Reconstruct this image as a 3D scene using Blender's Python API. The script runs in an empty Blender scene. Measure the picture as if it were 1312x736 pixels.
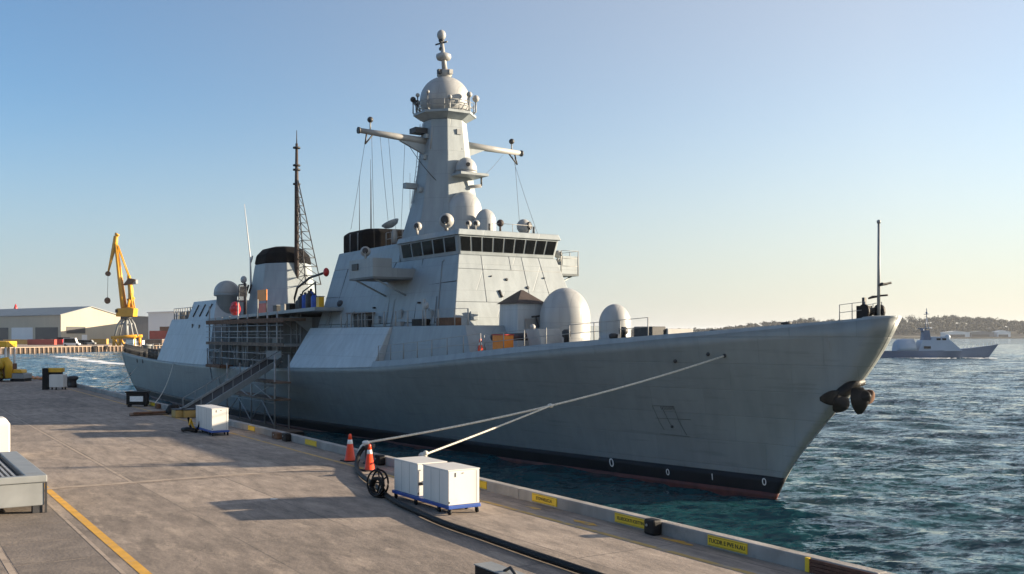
import bpy, bmesh, math, random
import numpy as np
from mathutils import Vector, Matrix
random.seed(7); rng = np.random.default_rng(7)
PI = math.pi
sc = bpy.context.scene
C = sc.collection

# ------------------------------------------------------------------ camera, sky, sun, exposure
FPX, CX, HY, CAMH = 1300.0, 656.0, 429.0, 4.6      # focal length in photo pixels, centre column, horizon row, eye height
TH = math.atan((656 + 170) / FPX); c_, s_ = math.cos(TH), math.sin(TH)
cam_d = bpy.data.cameras.new("camera"); cam = bpy.data.objects.new("camera", cam_d); C.objects.link(cam)
cam.location = (0, 0, CAMH); cam.rotation_euler = (PI/2, 0, PI/2 - TH)
cam_d.sensor_width = 36; cam_d.lens = 36*FPX/1312; cam_d.shift_y = (HY - 368)/1312
cam_d.clip_end = 20000; cam_d.clip_start = 0.1
sc.camera = cam
SUN_EL = math.radians(12.5); SUN_OFF = math.radians(8)   # azimuth: 8 deg beyond the camera's right
sv = Vector((math.cos(SUN_OFF)*s_ - math.sin(SUN_OFF)*c_, math.cos(SUN_OFF)*c_ + math.sin(SUN_OFF)*s_, math.tan(SUN_EL))).normalized()
w = bpy.data.worlds.new("World"); sc.world = w; w.use_nodes = True
nt = w.node_tree; bg = nt.nodes["Background"]
sky = nt.nodes.new("ShaderNodeTexSky"); sky.sky_type = 'NISHITA'; sky.sun_disc = False
sky.sun_elevation = SUN_EL; sky.sun_rotation = math.atan2(sv.x, sv.y)
sky.air_density = 1.0; sky.dust_density = 0.3; sky.ozone_density = 3.6; sky.altitude = 0
hsv = nt.nodes.new("ShaderNodeHueSaturation"); hsv.inputs["Saturation"].default_value = 1.0; nt.links.new(sky.outputs[0], hsv.inputs["Color"])
def wn(t, **kw):
    n = nt.nodes.new(t)
    for k, v in kw.items(): setattr(n, k, v)
    return n
# milky forward-scatter of the sea air round the sun, added to the clear sky
tint = wn("ShaderNodeVectorMath", operation='MULTIPLY'); tint.inputs[1].default_value = (0.91, 0.975, 1.0); nt.links.new(hsv.outputs[0], tint.inputs[0])
geo = wn("ShaderNodeTexCoord"); dotn = wn("ShaderNodeVectorMath", operation='DOT_PRODUCT'); dotn.inputs[1].default_value = sv; nt.links.new(geo.outputs["Generated"], dotn.inputs[0])
mrg = wn("ShaderNodeMapRange"); nt.links.new(dotn.outputs["Value"], mrg.inputs[0])
for i_, q_ in enumerate((-0.4, 0.5, 0.0, 1.0)): mrg.inputs[i_ + 1].default_value = q_
pwr = wn("ShaderNodeMath", operation='POWER'); pwr.inputs[1].default_value = 1.5; nt.links.new(mrg.outputs[0], pwr.inputs[0])
glow = wn("ShaderNodeVectorMath", operation='SCALE'); glow.inputs[0].default_value = (1.80, 1.30, 0.52); nt.links.new(pwr.outputs[0], glow.inputs["Scale"])
sepd = wn("ShaderNodeSeparateXYZ"); nt.links.new(geo.outputs["Generated"], sepd.inputs[0])          # pale sea haze low over the horizon
elv = wn("ShaderNodeMapRange", interpolation_type='SMOOTHSTEP'); nt.links.new(sepd.outputs[2], elv.inputs[0])
for i_, q_ in enumerate((-0.02, 0.23, 0.80, 0.0)): elv.inputs[i_ + 1].default_value = q_
lowh = wn("ShaderNodeMix", data_type='RGBA'); nt.links.new(elv.outputs[0], lowh.inputs[0]); nt.links.new(tint.outputs[0], lowh.inputs[6]); lowh.inputs[7].default_value = (2.45, 2.68, 3.00, 1)
addn = wn("ShaderNodeVectorMath", operation='ADD'); nt.links.new(lowh.outputs[2], addn.inputs[0]); nt.links.new(glow.outputs[0], addn.inputs[1])
nt.links.new(addn.outputs[0], bg.inputs[0]); bg.inputs[1].default_value = 0.064
sl = bpy.data.lights.new("sun", 'SUN'); sl.energy = 4.5; sl.angle = math.radians(0.5); sl.color = (1.0, 0.83, 0.61)
so = bpy.data.objects.new("sun", sl); C.objects.link(so); so.rotation_euler = sv.to_track_quat('Z', 'Y').to_euler(); so.location = (0, 0, 60)
HAZE = 0.00007
vs = sc.view_settings; vs.view_transform = 'Standard'; vs.look = 'None'; vs.exposure = 1.6; vs.gamma = 1.0; vs.use_curve_mapping = False
sc.cycles.max_bounces = 6; sc.cycles.diffuse_bounces = 3; sc.cycles.glossy_bounces = 3; sc.cycles.volume_bounces = 0

# ------------------------------------------------------------------ helpers
def ray(px, py):
    a = (px - CX)/FPX
    return Vector((s_*a - c_, c_*a + s_, (HY - py)/FPX))
def on_y(px, py, Y): v = ray(px, py); k = Y/v.y; return Vector((v.x*k, Y, CAMH + v.z*k))
def on_x(px, py, X): v = ray(px, py); k = X/v.x; return Vector((X, v.y*k, CAMH + v.z*k))
def on_z(px, py, Z): v = ray(px, py); k = (Z - CAMH)/v.z; return Vector((v.x*k, v.y*k, Z))
V = Vector

class MB:
    def __init__(s): s.v = []; s.f = []; s.sm = []
    def add(s, vs, fs, smooth=False):
        b = len(s.v); s.v += [tuple(p) for p in vs]
        for f in fs: s.f.append(tuple(b + i for i in f)); s.sm.append(smooth)
        return s
    def box(s, lo, hi, rz=0, piv=None):
        (x0, y0, z0), (x1, y1, z1) = lo, hi
        p = [V(q) for q in ((x0,y0,z0),(x1,y0,z0),(x1,y1,z0),(x0,y1,z0),(x0,y0,z1),(x1,y0,z1),(x1,y1,z1),(x0,y1,z1))]
        if rz:
            pv = V(piv) if piv else (V(lo) + V(hi))/2; R = Matrix.Rotation(rz, 3, 'Z'); p = [R @ (q - pv) + pv for q in p]
        return s.add(p, [(0,3,2,1),(4,5,6,7),(0,1,5,4),(1,2,6,5),(2,3,7,6),(3,0,4,7)])
    def cbox(s, c, size, rz=0):
        c = V(c); h = V(size)/2; return s.box(c - h, c + h, rz)
    def prism(s, poly, d):                       # closed polygon (3-D points) swept along vector d
        n = len(poly); d = V(d); a = [V(p) for p in poly]; b = [p + d for p in a]
        return s.add(a + b, [tuple(range(n))[::-1], tuple(range(n, 2*n))] + [(i, (i+1) % n, n + (i+1) % n, n + i) for i in range(n)])
    def loft(s, rings, cap=True, smooth=False, closed=True):
        n = len(rings[0]); vs = [p for r in rings for p in r]; fs = []
        for j in range(len(rings) - 1):
            for i in range(n if closed else n - 1):
                k = (i+1) % n; fs.append((j*n+i, j*n+k, (j+1)*n+k, (j+1)*n+i))
        s.add(vs, fs, smooth)
        if cap and closed:
            s.add(rings[0], [tuple(range(n))[::-1]]); s.add(rings[-1], [tuple(range(n))])
        return s
    def tube(s, pts, r, n=6, smooth=True):
        pts = [V(p) for p in pts]; rings = []
        for i, p in enumerate(pts):
            t = (pts[min(i+1, len(pts)-1)] - pts[max(i-1, 0)]).normalized()
            u = t.cross(V((0,0,1))); 
            if u.length < 1e-3: u = V((1,0,0))
            u.normalize(); w_ = u.cross(t)
            rr = r[i] if isinstance(r, (list, tuple)) else r
            rings.append([p + rr*(math.cos(2*PI*k/n)*u + math.sin(2*PI*k/n)*w_) for k in range(n)])
        return s.loft(rings, True, smooth)
    def lathe(s, c, prof, n=24, smooth=True, axis=None, sx=1.0):   # prof: (r, h)
        c = V(c); q = V((0,0,1)).rotation_difference(V(axis)) if axis else None; rings = []
        for r, h in prof:
            ring = []
            for k in range(n):
                p = V((max(r, 1e-4)*math.cos(2*PI*k/n)*sx, max(r, 1e-4)*math.sin(2*PI*k/n), h))
                ring.append(c + (q @ p if q else p))
            rings.append(ring)
        return s.loft(rings, True, smooth)
    def ball(s, c, r, n=16, sq=(1,1,1), q=None):
        c = V(c); rings = []
        m = n//2
        for j in range(m + 1):
            a = -PI/2 + PI*j/m; ring = []
            for k in range(n):
                p = V((r*sq[0]*max(math.cos(a), 1e-4)*math.cos(2*PI*k/n), r*sq[1]*max(math.cos(a), 1e-4)*math.sin(2*PI*k/n), r*sq[2]*math.sin(a)))
                ring.append(c + (q @ p if q else p))
            rings.append(ring)
        return s.loft(rings, False, True)
    def build(s, name, mat, parent=None, bevel=0, recalc=True):
        org = V((0,0,0))
        p = parent
        while p is not None: org = org + p.location; p = p.parent
        me = bpy.data.meshes.new(name); me.from_pydata([tuple(V(v) - org) for v in s.v], [], s.f)
        me.polygons.foreach_set('use_smooth', s.sm)
        if recalc:
            bm = bmesh.new(); bm.from_mesh(me); bmesh.ops.remove_doubles(bm, verts=bm.verts, dist=2e-4)
            bmesh.ops.recalc_face_normals(bm, faces=bm.faces); bm.to_mesh(me); bm.free()
        me.materials.append(mat); me.update()
        o = bpy.data.objects.new(name, me); C.objects.link(o)
        if parent: o.parent = parent
        if bevel:
            b = o.modifiers.new("bevel", 'BEVEL'); b.width = bevel; b.segments = 2; b.limit_method = 'ANGLE'; b.angle_limit = 0.6
        return o

def tag(o, label, cat, group=None, kind=None):
    o['label'] = label; o['category'] = cat
    if group: o['group'] = group
    if kind: o['kind'] = kind
    return o
def thing(name, label, cat, loc=(0,0,0), group=None):
    o = bpy.data.objects.new(name, None); C.objects.link(o); o.location = loc; o.empty_display_size = 0.3
    return tag(o, label, cat, group)
def dup(root, loc, rz=0, label=None):
    r = root.copy(); C.objects.link(r); r.location = loc; r.rotation_euler = (0, 0, rz)
    if label: r['label'] = label
    for ch in list(root.children):
        k = ch.copy(); C.objects.link(k); k.parent = r
        for g in list(ch.children):
            d = g.copy(); C.objects.link(d); d.parent = k
    return r
def struct(o): o['kind'] = 'structure'; return o

# ------------------------------------------------------------------ materials
MATS = {}
def N(nt, t, **kw):
    n = nt.nodes.new(t)
    for k, v in kw.items(): setattr(n, k, v)
    return n
def mat(name, rgb, rough=0.6, metal=0.0, vary=0.12, scale=1.5, streak=0.0, bump=0.0, bscale=8.0, plate=None, dirt=None, spec=0.5, rust=0.0):
    """procedural paint: blotchy tone, vertical weather streaks, dirt blotches, fine bump and optional welded-plate bump"""
    if name in MATS: return MATS[name]
    m = bpy.data.materials.new(name); m.use_nodes = True; t = m.node_tree; L = t.links.new
    b = t.nodes["Principled BSDF"]; b.inputs["Roughness"].default_value = rough; b.inputs["Metallic"].default_value = metal
    b.inputs["Specular IOR Level"].default_value = spec
    tc = N(t, "ShaderNodeTexCoord"); co = tc.outputs["Object"]
    nz = N(t, "ShaderNodeTexNoise"); nz.inputs["Scale"].default_value = scale; nz.inputs["Detail"].default_value = 6; L(co, nz.inputs["Vector"])
    mr = N(t, "ShaderNodeMapRange"); mr.inputs[1].default_value = 0.3; mr.inputs[2].default_value = 0.7
    mr.inputs[3].default_value = 1 - vary; mr.inputs[4].default_value = 1 + vary; L(nz.outputs[0], mr.inputs[0])
    fac = mr.outputs[0]
    if streak:
        mp = N(t, "ShaderNodeMapping"); mp.inputs["Scale"].default_value = (2.2, 2.2, 0.12); L(co, mp.inputs[0])
        n2 = N(t, "ShaderNodeTexNoise"); n2.inputs["Scale"].default_value = 1.0; n2.inputs["Detail"].default_value = 8; L(mp.outputs[0], n2.inputs["Vector"])
        m2 = N(t, "ShaderNodeMapRange"); m2.inputs[1].default_value = 0.35; m2.inputs[2].default_value = 0.65
        m2.inputs[3].default_value = 1 - streak; m2.inputs[4].default_value = 1 + streak*0.5; L(n2.outputs[0], m2.inputs[0])
        mu = N(t, "ShaderNodeMath", operation='MULTIPLY'); L(fac, mu.inputs[0]); L(m2.outputs[0], mu.inputs[1]); fac = mu.outputs[0]
    mx = N(t, "ShaderNodeVectorMath", operation='SCALE'); mx.inputs[0].default_value = rgb; L(fac, mx.inputs["Scale"])
    col = mx.outputs[0]
    if dirt:
        n3 = N(t, "ShaderNodeTexNoise"); n3.inputs["Scale"].default_value = dirt[1]; n3.inputs["Detail"].default_value = 10; n3.inputs["Roughness"].default_value = 0.65; L(co, n3.inputs["Vector"])
        m3 = N(t, "ShaderNodeMapRange"); m3.inputs[1].default_value = dirt[2]; m3.inputs[2].default_value = dirt[2] + 0.12; L(n3.outputs[0], m3.inputs[0])
        m4 = N(t, "ShaderNodeMath", operation='MULTIPLY'); L(m3.outputs[0], m4.inputs[0]); m4.inputs[1].default_value = dirt[3] if len(dirt) > 3 else 0.7
        cm = N(t, "ShaderNodeMix", data_type='RGBA'); L(m4.outputs[0], cm.inputs[0]); L(col, cm.inputs[6]); cm.inputs[7].default_value = (*dirt[0], 1); col = cm.outputs[2]
    if rust:
        mpr = N(t, "ShaderNodeMapping"); mpr.inputs["Scale"].default_value = (1.6, 1.6, 0.10); L(co, mpr.inputs[0])
        nr = N(t, "ShaderNodeTexNoise"); nr.inputs["Scale"].default_value = 1.0; nr.inputs["Detail"].default_value = 9; nr.inputs["Roughness"].default_value = 0.7; L(mpr.outputs[0], nr.inputs["Vector"])
        rr_ = N(t, "ShaderNodeMapRange"); rr_.inputs[1].default_value = 0.63; rr_.inputs[2].default_value = 0.78; rr_.inputs[4].default_value = rust; L(nr.outputs[0], rr_.inputs[0])
        rm_ = N(t, "ShaderNodeMix", data_type='RGBA'); L(rr_.outputs[0], rm_.inputs[0]); L(col, rm_.inputs[6]); rm_.inputs[7].default_value = (0.16, 0.085, 0.045, 1); col = rm_.outputs[2]
        mps = N(t, "ShaderNodeMapping"); mps.inputs["Scale"].default_value = (0.35, 0.35, 5.0); L(co, mps.inputs[0])
        ns = N(t, "ShaderNodeTexNoise"); ns.inputs["Scale"].default_value = 1.0; ns.inputs["Detail"].default_value = 8; L(mps.outputs[0], ns.inputs["Vector"])
        rs_ = N(t, "ShaderNodeMapRange"); rs_.inputs[1].default_value = 0.58; rs_.inputs[2].default_value = 0.70; rs_.inputs[4].default_value = rust*0.45; L(ns.outputs[0], rs_.inputs[0])
        rm2 = N(t, "ShaderNodeMix", data_type='RGBA'); L(rs_.outputs[0], rm2.inputs[0]); L(col, rm2.inputs[6]); rm2.inputs[7].default_value = (0.085, 0.09, 0.09, 1); col = rm2.outputs[2]
    L(col, b.inputs["Base Color"])
    h = None
    if bump:
        n4 = N(t, "ShaderNodeTexNoise"); n4.inputs["Scale"].default_value = bscale; n4.inputs["Detail"].default_value = 4; L(co, n4.inputs["Vector"])
        bp = N(t, "ShaderNodeBump"); bp.inputs["Strength"].default_value = 1.0; bp.inputs["Distance"].default_value = bump; L(n4.outputs[0], bp.inputs["Height"]); h = bp.outputs[0]
    if plate:                                   # plate = (width, height, depth): welded plate seams on the X-Z face, plates dished between frames
        sx = N(t, "ShaderNodeSeparateXYZ"); L(co, sx.inputs[0]); cb = N(t, "ShaderNodeCombineXYZ")
        ad = N(t, "ShaderNodeMath", operation='ADD'); L(sx.outputs[0], ad.inputs[0])
        my = N(t, "ShaderNodeMath", operation='MULTIPLY'); L(sx.outputs[1], my.inputs[0]); my.inputs[1].default_value = 0.6; L(my.outputs[0], ad.inputs[1])
        L(ad.outputs[0], cb.inputs[0]); L(sx.outputs[2], cb.inputs[1])
        br = N(t, "ShaderNodeTexBrick"); br.inputs["Scale"].default_value = 1.0; br.inputs["Brick Width"].default_value = plate[0]; br.inputs["Row Height"].default_value = plate[1]
        br.inputs["Mortar Size"].default_value = 0.025; br.inputs["Mortar Smooth"].default_value = 0.6; br.inputs["Color1"].default_value = (1,1,1,1); br.inputs["Color2"].default_value = (.75,.75,.75,1); br.inputs["Mortar"].default_value = (.3,.3,.3,1)
        L(cb.outputs[0], br.inputs["Vector"])
        b2 = N(t, "ShaderNodeBump"); b2.inputs["Distance"].default_value = plate[2]; b2.inputs["Strength"].default_value = 0.5; L(br.outputs["Fac"], b2.inputs["Height"]); b2.invert = True
        if h: L(h, b2.inputs["Normal"])
        h = b2.outputs[0]
        pm = N(t, "ShaderNodeMapRange"); L(br.outputs["Color"], pm.inputs[0])                      # every plate its own slightly different coat, seams a little darker
        for i_, q_ in enumerate((0.3, 1.0, 0.86, 1.03)): pm.inputs[i_ + 1].default_value = q_
        ps = N(t, "ShaderNodeVectorMath", operation='SCALE'); L(col, ps.inputs[0]); L(pm.outputs[0], ps.inputs["Scale"]); L(ps.outputs[0], b.inputs["Base Color"])
    if h: L(h, b.inputs["Normal"])
    MATS[name] = m; return m

M_hull   = mat("hull paint", (0.232, 0.250, 0.244), 0.5, vary=0.06, scale=0.35, streak=0.07, bump=0.05, bscale=0.8, plate=(3.2, 1.15, 0.022), dirt=((0.14,0.14,0.135), 0.25, 0.60, 0.4), rust=0.5)
M_boot   = mat("boot topping black", (0.008, 0.010, 0.014), 0.55, spec=0.25, vary=0.3, scale=1.2, dirt=((0.05,0.055,0.05), 1.3, 0.6, 0.4))
M_red    = mat("bottom red", (0.09, 0.018, 0.013), 0.6, vary=0.35, scale=2.0)
M_ship   = mat("superstructure paint", (0.275, 0.310, 0.325), 0.5, vary=0.06, scale=0.5, streak=0.1, bump=0.02, bscale=1.1, plate=(2.4, 1.6, 0.008))
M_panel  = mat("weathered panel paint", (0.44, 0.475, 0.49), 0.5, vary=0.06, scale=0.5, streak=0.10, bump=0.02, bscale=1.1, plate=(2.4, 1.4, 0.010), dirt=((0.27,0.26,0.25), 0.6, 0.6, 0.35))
M_shipL  = mat("light gear paint", (0.33, 0.325, 0.31), 0.5, vary=0.1, scale=2.0)
M_dome   = mat("radome shell", (0.36, 0.365, 0.36), 0.45, vary=0.05, scale=0.8, streak=0.10, plate=(1.15, 0.85, 0.006), dirt=((0.27,0.26,0.24), 1.2, 0.6, 0.3))
M_deck   = mat("deck paint", (0.13, 0.145, 0.15), 0.75, vary=0.2, scale=1.0)
M_black  = mat("black rubber", (0.008, 0.008, 0.009), 0.6, spec=0.25, vary=0.3, scale=6, bump=0.004, bscale=30)
M_soot   = mat("black canvas", (0.009, 0.008, 0.008), 0.85, spec=0.1, vary=0.4, scale=1.2, bump=0.05, bscale=2.0)
M_brown  = mat("brown roofing", (0.045, 0.032, 0.028), 0.7, vary=0.3, scale=2)
M_glass  = mat("bridge glass", (0.006, 0.007, 0.008), 0.15, vary=0.3, scale=0.8, spec=0.12)
M_dark   = mat("dark fittings", (0.03, 0.03, 0.032), 0.55, vary=0.4, scale=5)
M_steel  = mat("galvanised steel", (0.36, 0.35, 0.34), 0.5, 0.4, vary=0.25, scale=3)
M_gsteel = mat("grey steel", (0.24, 0.25, 0.25), 0.5, vary=0.12, scale=2, dirt=((0.16,0.12,0.08), 1.4, 0.6, 0.5))
M_board  = mat("scaffold boards", (0.16, 0.11, 0.08), 0.8, vary=0.35, scale=3)
M_rust   = mat("rusty steel", (0.13, 0.06, 0.03), 0.8, vary=0.4, scale=4)
M_white  = mat("white cabinet paint", (0.66, 0.64, 0.60), 0.42, vary=0.04, scale=1.2, streak=0.05, dirt=((0.45,0.42,0.37), 1.8, 0.62, 0.35))
M_blue   = mat("blue steel", (0.02, 0.07, 0.30), 0.45, vary=0.2, scale=4)
M_orange = mat("cone orange", (0.80, 0.065, 0.015), 0.45, vary=0.1, scale=5)
M_band   = mat("reflective band", (0.80, 0.79, 0.76), 0.35, vary=0.05)
M_yellow = mat("yellow enamel", (0.72, 0.40, 0.02), 0.45, vary=0.12, scale=1.5, dirt=((0.22,0.12,0.04), 2.0, 0.6, 0.6))
M_ysign  = mat("yellow sign", (0.78, 0.50, 0.02), 0.5, vary=0.06, scale=3)
M_ink    = mat("sign lettering", (0.05, 0.03, 0.01), 0.6)
M_wpaint = mat("white lettering", (0.75, 0.76, 0.76), 0.5, vary=0.15, scale=20)
M_redp   = mat("red plastic", (0.50, 0.02, 0.02), 0.4, vary=0.2, scale=4)
M_orng   = mat("orange plastic", (0.80, 0.24, 0.02), 0.45, vary=0.1, scale=3)
M_bluep  = mat("blue plastic", (0.02, 0.08, 0.38), 0.45, vary=0.2, scale=4)
M_rope   = mat("mooring rope", (0.60, 0.57, 0.50), 0.85, vary=0.2, scale=12, bump=0.01, bscale=40)
M_kerb   = mat("kerb concrete", (0.31, 0.285, 0.26), 0.85, vary=0.2, scale=1.2, streak=0.12, bump=0.01, bscale=14, dirt=((0.13,0.12,0.11), 0.9, 0.58, 0.6))
M_ypaint = mat("worn yellow paint", (0.60, 0.32, 0.04), 0.75, vary=0.15, scale=2, dirt=((0.30,0.255,0.215), 3.5, 0.55, 0.85))
M_yfaint = mat("faded yellow paint", (0.50, 0.31, 0.09), 0.8, vary=0.15, scale=2, dirt=((0.31,0.265,0.225), 1.6, 0.50, 0.9))
M_wline  = mat("pale mortar seam", (0.36, 0.285, 0.22), 0.85, vary=0.15, scale=2, dirt=((0.24,0.19,0.15), 2.6, 0.50, 0.85))
M_cream  = mat("cream cladding", (0.46, 0.40, 0.30), 0.7, vary=0.05, scale=0.1, streak=0.06)
M_gclad  = mat("grey cladding", (0.12, 0.13, 0.145), 0.7, vary=0.06, scale=0.1, streak=0.06)
M_wclad  = mat("white cladding", (0.72, 0.72, 0.71), 0.7, vary=0.04, scale=0.1)
M_roof   = mat("grey roof sheet", (0.23, 0.25, 0.25), 0.6, vary=0.1, scale=0.1)
M_cont   = mat("red container", (0.30, 0.05, 0.035), 0.6, vary=0.15, scale=0.4)
M_ochre  = mat("ochre container", (0.40, 0.25, 0.07), 0.6, vary=0.15, scale=0.4)
M_apron  = mat("far quay concrete", (0.33, 0.26, 0.20), 0.9, vary=0.12, scale=0.05)
M_pile   = mat("timber pile", (0.24, 0.17, 0.12), 0.85, vary=0.35, scale=0.6)
M_bgship = mat("distant ship paint", (0.09, 0.14, 0.23), 0.5, vary=0.06, scale=0.2)
M_bgup   = mat("distant upperworks", (0.33, 0.40, 0.49), 0.5, vary=0.06, scale=0.3)
M_foam   = mat("foam", (0.80, 0.82, 0.83), 0.9, vary=0.1)

def concrete_mat():
    m = bpy.data.materials.new("quay concrete"); m.use_nodes = True; t = m.node_tree; L = t.links.new; b = t.nodes["Principled BSDF"]
    tc = N(t, "ShaderNodeTexCoord"); co = tc.outputs["Object"]
    def noise(sc_, det=8, ro=0.6, vec=co):
        n = N(t, "ShaderNodeTexNoise"); n.inputs["Scale"].default_value = sc_; n.inputs["Detail"].default_value = det; n.inputs["Roughness"].default_value = ro; L(vec, n.inputs["Vector"]); return n.outputs[0]
    def rng_(v, a, b_, c, d):
        r = N(t, "ShaderNodeMapRange"); L(v, r.inputs[0])
        for i, q in enumerate((a, b_, c, d)): r.inputs[i+1].default_value = q
        return r.outputs[0]
    def mul(a, c):
        k = N(t, "ShaderNodeMath", operation='MULTIPLY'); L(a, k.inputs[0]); L(c, k.inputs[1]); return k.outputs[0]
    def bricks(w_, h_, mort, c1, c2, off):
        br = N(t, "ShaderNodeTexBrick"); br.inputs["Scale"].default_value = 1; br.inputs["Brick Width"].default_value = w_; br.inputs["Row Height"].default_value = h_
        br.inputs["Mortar Size"].default_value = mort; br.inputs["Mortar Smooth"].default_value = 0.1; br.offset = off; br.inputs["Color1"].default_value = (c1,)*3+(1,); br.inputs["Color2"].default_value = (c2,)*3+(1,); br.inputs["Mortar"].default_value = (1,1,1,1)
        mp = N(t, "ShaderNodeMapping"); mp.inputs["Location"].default_value = (1.3, 0.9, 0); L(co, mp.inputs[0]); L(mp.outputs[0], br.inputs["Vector"]); return br
    br = bricks(5.2, 2.65, 0.02, 0.80, 1.16, 0.0)
    mp2 = N(t, "ShaderNodeMapping"); mp2.inputs["Scale"].default_value = (0.5, 1.6, 1); mp2.inputs["Rotation"].default_value = (0, 0, 0.5); L(co, mp2.inputs[0])
    big = rng_(noise(0.35, 6, 0.55), 0.3, 0.7, 0.84, 1.14); mid = rng_(noise(1.5, 12, 0.72, mp2.outputs[0]), 0.34, 0.66, 0.62, 1.36); fine = rng_(noise(16, 8, 0.75), 0.3, 0.7, 0.78, 1.22)
    pale = rng_(noise(0.9, 12, 0.75, mp2.outputs[0]), 0.53, 0.66, 0.0, 0.75)
    f = mul(mul(mul(big, mid), fine), br.outputs["Color"])
    vs_ = N(t, "ShaderNodeVectorMath", operation='SCALE'); vs_.inputs[0].default_value = (0.268, 0.215, 0.172); L(f, vs_.inputs["Scale"])
    mxp = N(t, "ShaderNodeMix", data_type='RGBA'); L(pale, mxp.inputs[0]); L(vs_.outputs[0], mxp.inputs[6]); mxp.inputs[7].default_value = (0.42, 0.335, 0.26, 1)
    # tyre rubber and oil: long streaks along the quay plus round spots
    mp3 = N(t, "ShaderNodeMapping"); mp3.inputs["Scale"].default_value = (0.07, 0.9, 1); L(co, mp3.inputs[0])
    oil = rng_(noise(1.0, 8, 0.6, mp3.outputs[0]), 0.56, 0.72, 0.0, 0.38)
    spot = rng_(noise(1.9, 3, 0.5), 0.68, 0.76, 0.0, 0.5)
    mo = N(t, "ShaderNodeMath", operation='MAXIMUM'); L(oil, mo.inputs[0]); L(spot, mo.inputs[1])
    mxo = N(t, "ShaderNodeMix", data_type='RGBA'); L(mo.outputs[0], mxo.inputs[0]); L(mxp.outputs[2], mxo.inputs[6]); mxo.inputs[7].default_value = (0.10, 0.085, 0.075, 1)
    vo = N(t, "ShaderNodeTexVoronoi", feature='DISTANCE_TO_EDGE'); vo.inputs["Scale"].default_value = 0.16
    wv = N(t, "ShaderNodeVectorMath", operation='ADD'); nzc = N(t, "ShaderNodeTexNoise"); nzc.inputs["Scale"].default_value = 1.1; nzc.inputs["Detail"].default_value = 6; L(co, nzc.inputs["Vector"]); L(co, wv.inputs[0]); L(nzc.outputs["Color"], wv.inputs[1]); L(wv.outputs[0], vo.inputs["Vector"])
    ck = mul(rng_(vo.outputs["Distance"], 0.0, 0.0022, 0.75, 0.0), rng_(noise(0.4, 3), 0.48, 0.6, 0.0, 1.0))
    mxc = N(t, "ShaderNodeMix", data_type='RGBA'); L(ck, mxc.inputs[0]); L(mxo.outputs[2], mxc.inputs[6]); mxc.inputs[7].default_value = (0.06, 0.05, 0.042, 1); mxo = mxc
    jn = rng_(noise(0.5, 4), 0.35, 0.6, 0.15, 0.8); jf = mul(br.outputs["Fac"], jn)
    mxj = N(t, "ShaderNodeMix", data_type='RGBA'); L(jf, mxj.inputs[0]); L(mxo.outputs[2], mxj.inputs[6]); mxj.inputs[7].default_value = (0.10, 0.085, 0.07, 1)
    L(mxj.outputs[2], b.inputs["Base Color"]); b.inputs["Roughness"].default_value = 0.85
    bp = N(t, "ShaderNodeBump"); bp.inputs["Distance"].default_value = 0.012; L(noise(9, 8, 0.7), bp.inputs["Height"]); L(bp.outputs[0], b.inputs["Normal"])
    return m
M_quay = concrete_mat()

def water_mat():
    m = bpy.data.materials.new("harbour water"); m.use_nodes = True; t = m.node_tree; L = t.links.new; b = t.nodes["Principled BSDF"]
    b.inputs["Base Color"].default_value = (0.010, 0.056, 0.068, 1); b.inputs["Roughness"].default_value = 0.05; b.inputs["IOR"].default_value = 1.33
    tc = N(t, "ShaderNodeTexCoord"); m0 = N(t, "ShaderNodeMapping"); m0.inputs["Rotation"].default_value = (0, 0, -2.5); L(tc.outputs["Object"], m0.inputs[0])
    mp = N(t, "ShaderNodeMapping"); mp.inputs["Scale"].default_value = (1.0, 0.42, 1); L(m0.outputs[0], mp.inputs[0])
    gn = N(t, "ShaderNodeTexNoise"); gn.inputs["Scale"].default_value = 0.03; gn.inputs["Detail"].default_value = 4; L(mp.outputs[0], gn.inputs["Vector"])    # gusts roughen some patches more
    gust = N(t, "ShaderNodeMapRange"); L(gn.outputs[0], gust.inputs[0])
    for i_, q_ in enumerate((0.35, 0.65, 0.55, 1.3)): gust.inputs[i_ + 1].default_value = q_
    g = N(t, "ShaderNodeNewGeometry"); lee = N(t, "ShaderNodeVectorMath", operation='ADD'); L(g.outputs["Normal"], lee.inputs[0]); lee.inputs[1].default_value = (0.044, -0.028, 0)   # wind off the far shore: lee faces steeper
    acc = lee.outputs[0]          # wavelets: slopes added straight to the normal, the same at every distance
    for sc_, k, det in ((0.25, 0.30, 3), (1.1, 0.80, 4), (3.6, 1.25, 5), (11.0, 0.9, 3)):
        n1 = N(t, "ShaderNodeTexNoise"); n1.inputs["Scale"].default_value = sc_; n1.inputs["Detail"].default_value = det; n1.inputs["Roughness"].default_value = 0.6; n1.inputs["Distortion"].default_value = 0.5; L(mp.outputs[0], n1.inputs["Vector"])
        sb = N(t, "ShaderNodeVectorMath", operation='SUBTRACT'); L(n1.outputs["Color"], sb.inputs[0]); sb.inputs[1].default_value = (0.5, 0.5, 0.5)
        ml = N(t, "ShaderNodeVectorMath", operation='MULTIPLY'); L(sb.outputs[0], ml.inputs[0]); ml.inputs[1].default_value = (k, k, 0)
        gm_ = N(t, "ShaderNodeVectorMath", operation='SCALE'); L(ml.outputs[0], gm_.inputs[0]); L(gust.outputs[0], gm_.inputs["Scale"]); ml = gm_
        ad = N(t, "ShaderNodeVectorMath", operation='ADD'); L(acc, ad.inputs[0]); L(ml.outputs[0], ad.inputs[1]); acc = ad.outputs[0]
    nm = N(t, "ShaderNodeVectorMath", operation='NORMALIZE'); L(acc, nm.inputs[0]); L(nm.outputs[0], b.inputs["Normal"])
    return m
M_water = water_mat()
ZW = -2.4

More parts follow.
